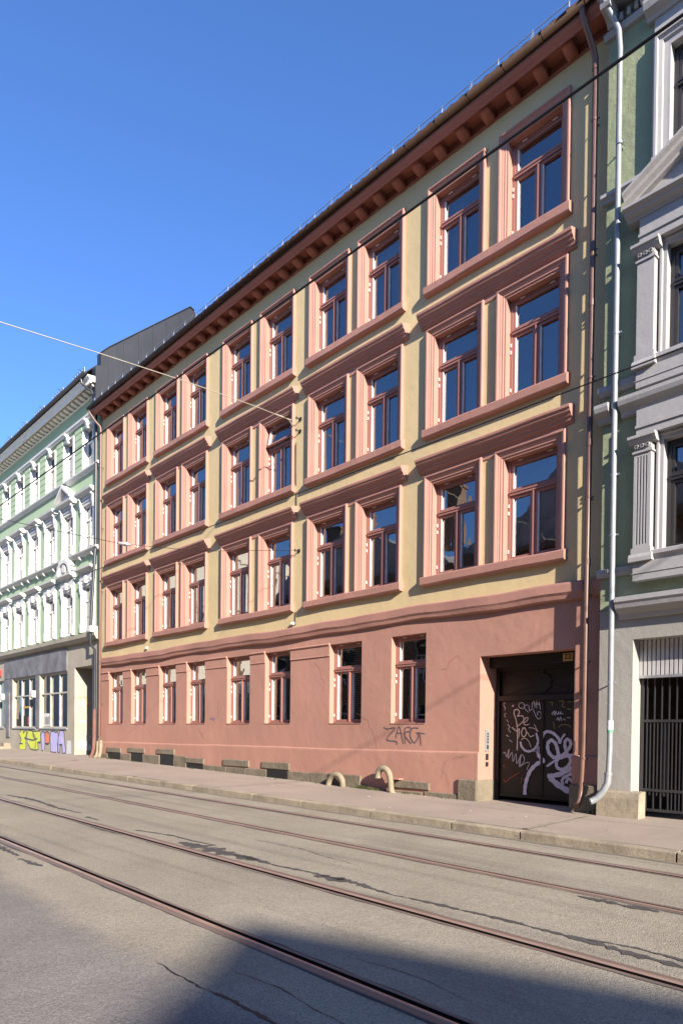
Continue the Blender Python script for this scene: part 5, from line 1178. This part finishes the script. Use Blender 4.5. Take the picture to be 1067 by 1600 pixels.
# tall unseen block added behind the opposite gap to close off sky light
t = thing('yard_sky_screen', 'added dark brick block behind the gap across the street, shutting out sky light', 'house', (8, -27, 0))
m = MB(); m.box(-8, 24, -34, -25, -.6, 16); build('wall', m, M['brick'], t)
m = MB(); m.profy([(-8.3, 16.001), (24.3, 16.001), (24.3, 16.4), (-8.3, 16.4)], -34.3, -24.7); build('roof', m, M['tile'], t)
for i in range(11):
    for k_ in range(4):
        m = MB(); m.box(-6.5 + i * 2.7, -5.3 + i * 2.7, -25.02, -24.95, 1.5 + k_ * 3.6, 3.4 + k_ * 3.6); o = build('window', m, M['black'], t)
# corner block behind the viewer on the right: its roof edge throws the shadow on the tracks
t = thing('corner_block', 'brown rendered corner block across the street casting the shadow on the tram tracks', 'building', (40, -20, 0))
PP = [(22.8, -15.6), (31.0, -12.75), (62, -12.75), (62, -30), (33.5, -29.4)]; Hh = 12.0
m = MB(); k = len(PP); m.add([(x, y, -.6) for x, y in PP] + [(x, y, Hh) for x, y in PP], [tuple(range(k, 2 * k))] + [(j, (j + 1) % k, (j + 1) % k + k, j + k) for j in range(k)]); build('wall', m, M['brick'], t)
for f in range(3):
    for i in range(12):
        x = 32.4 + i * 2.4; m = MB(); m.box(x, x + 1.1, -12.76, -12.70, 1.2 + f * 3.6, 3.1 + f * 3.6); build('window', m, M['black'], t)

# ------------------------------------------------------------------ camera, sun, sky
cam = bpy.data.cameras.new('camera'); co = bpy.data.objects.new('camera', cam); COL.objects.link(co); S.camera = co
yaw, pit, rol, cy, hh, D = CAMP
f = Vector((-math.sin(yaw) * math.cos(pit), math.cos(yaw) * math.cos(pit), math.sin(pit))); r = Vector((math.cos(yaw), math.sin(yaw), 0)); u = r.cross(f)
r2 = math.cos(rol) * r + math.sin(rol) * u; u2 = -math.sin(rol) * r + math.cos(rol) * u
co.matrix_world = Matrix(((r2.x, u2.x, -f.x, 0), (r2.y, u2.y, -f.y, -D), (r2.z, u2.z, -f.z, hh), (0, 0, 0, 1)))
cam.sensor_fit = 'VERTICAL'; cam.sensor_height = 36; cam.sensor_width = 24; cam.lens = 1067 / 1600 * 36
cam.shift_y = (cy - 800) / 1600; cam.clip_start = .05; cam.clip_end = 4000

sv = Vector((1, -.307, .445)).normalized()
sl = bpy.data.lights.new('sun', 'SUN'); sl.energy = SUN; sl.angle = math.radians(.55); sl.color = (1, .90, .77)
so = bpy.data.objects.new('sun', sl); COL.objects.link(so); so.rotation_euler = (-sv).to_track_quat('-Z', 'Y').to_euler(); so.location = (60, -20, 40)
wd = bpy.data.worlds.new('World'); S.world = wd; wd.use_nodes = True
nt = wd.node_tree; bgd = nt.nodes['Background']; sk = nt.nodes.new('ShaderNodeTexSky'); sk.sky_type = 'NISHITA'; sk.sun_disc = False
sk.sun_elevation = math.asin(sv.z); sk.sun_rotation = math.atan2(sv.x, sv.y); sk.altitude = 20; sk.air_density = 1.0; sk.dust_density = DUST; sk.ozone_density = OZ
tn = nt.nodes.new('ShaderNodeMix'); tn.data_type = 'RGBA'; tn.blend_type = 'MULTIPLY'; tn.inputs[0].default_value = 1
nt.links.new(sk.outputs[0], tn.inputs[6]); tn.inputs[7].default_value = (*TINT, 1)          # clear winter-morning blue
nt.links.new(tn.outputs[2], bgd.inputs[0]); bgd.inputs[1].default_value = SKY
S.view_settings.view_transform = 'Standard'; S.view_settings.look = 'None'; S.view_settings.gamma = 1; S.view_settings.exposure = EXPO
S.render.engine = 'CYCLES'; S.cycles.max_bounces = 8; S.cycles.diffuse_bounces = 2; S.cycles.transparent_max_bounces = 10; S.cycles.use_denoising = True
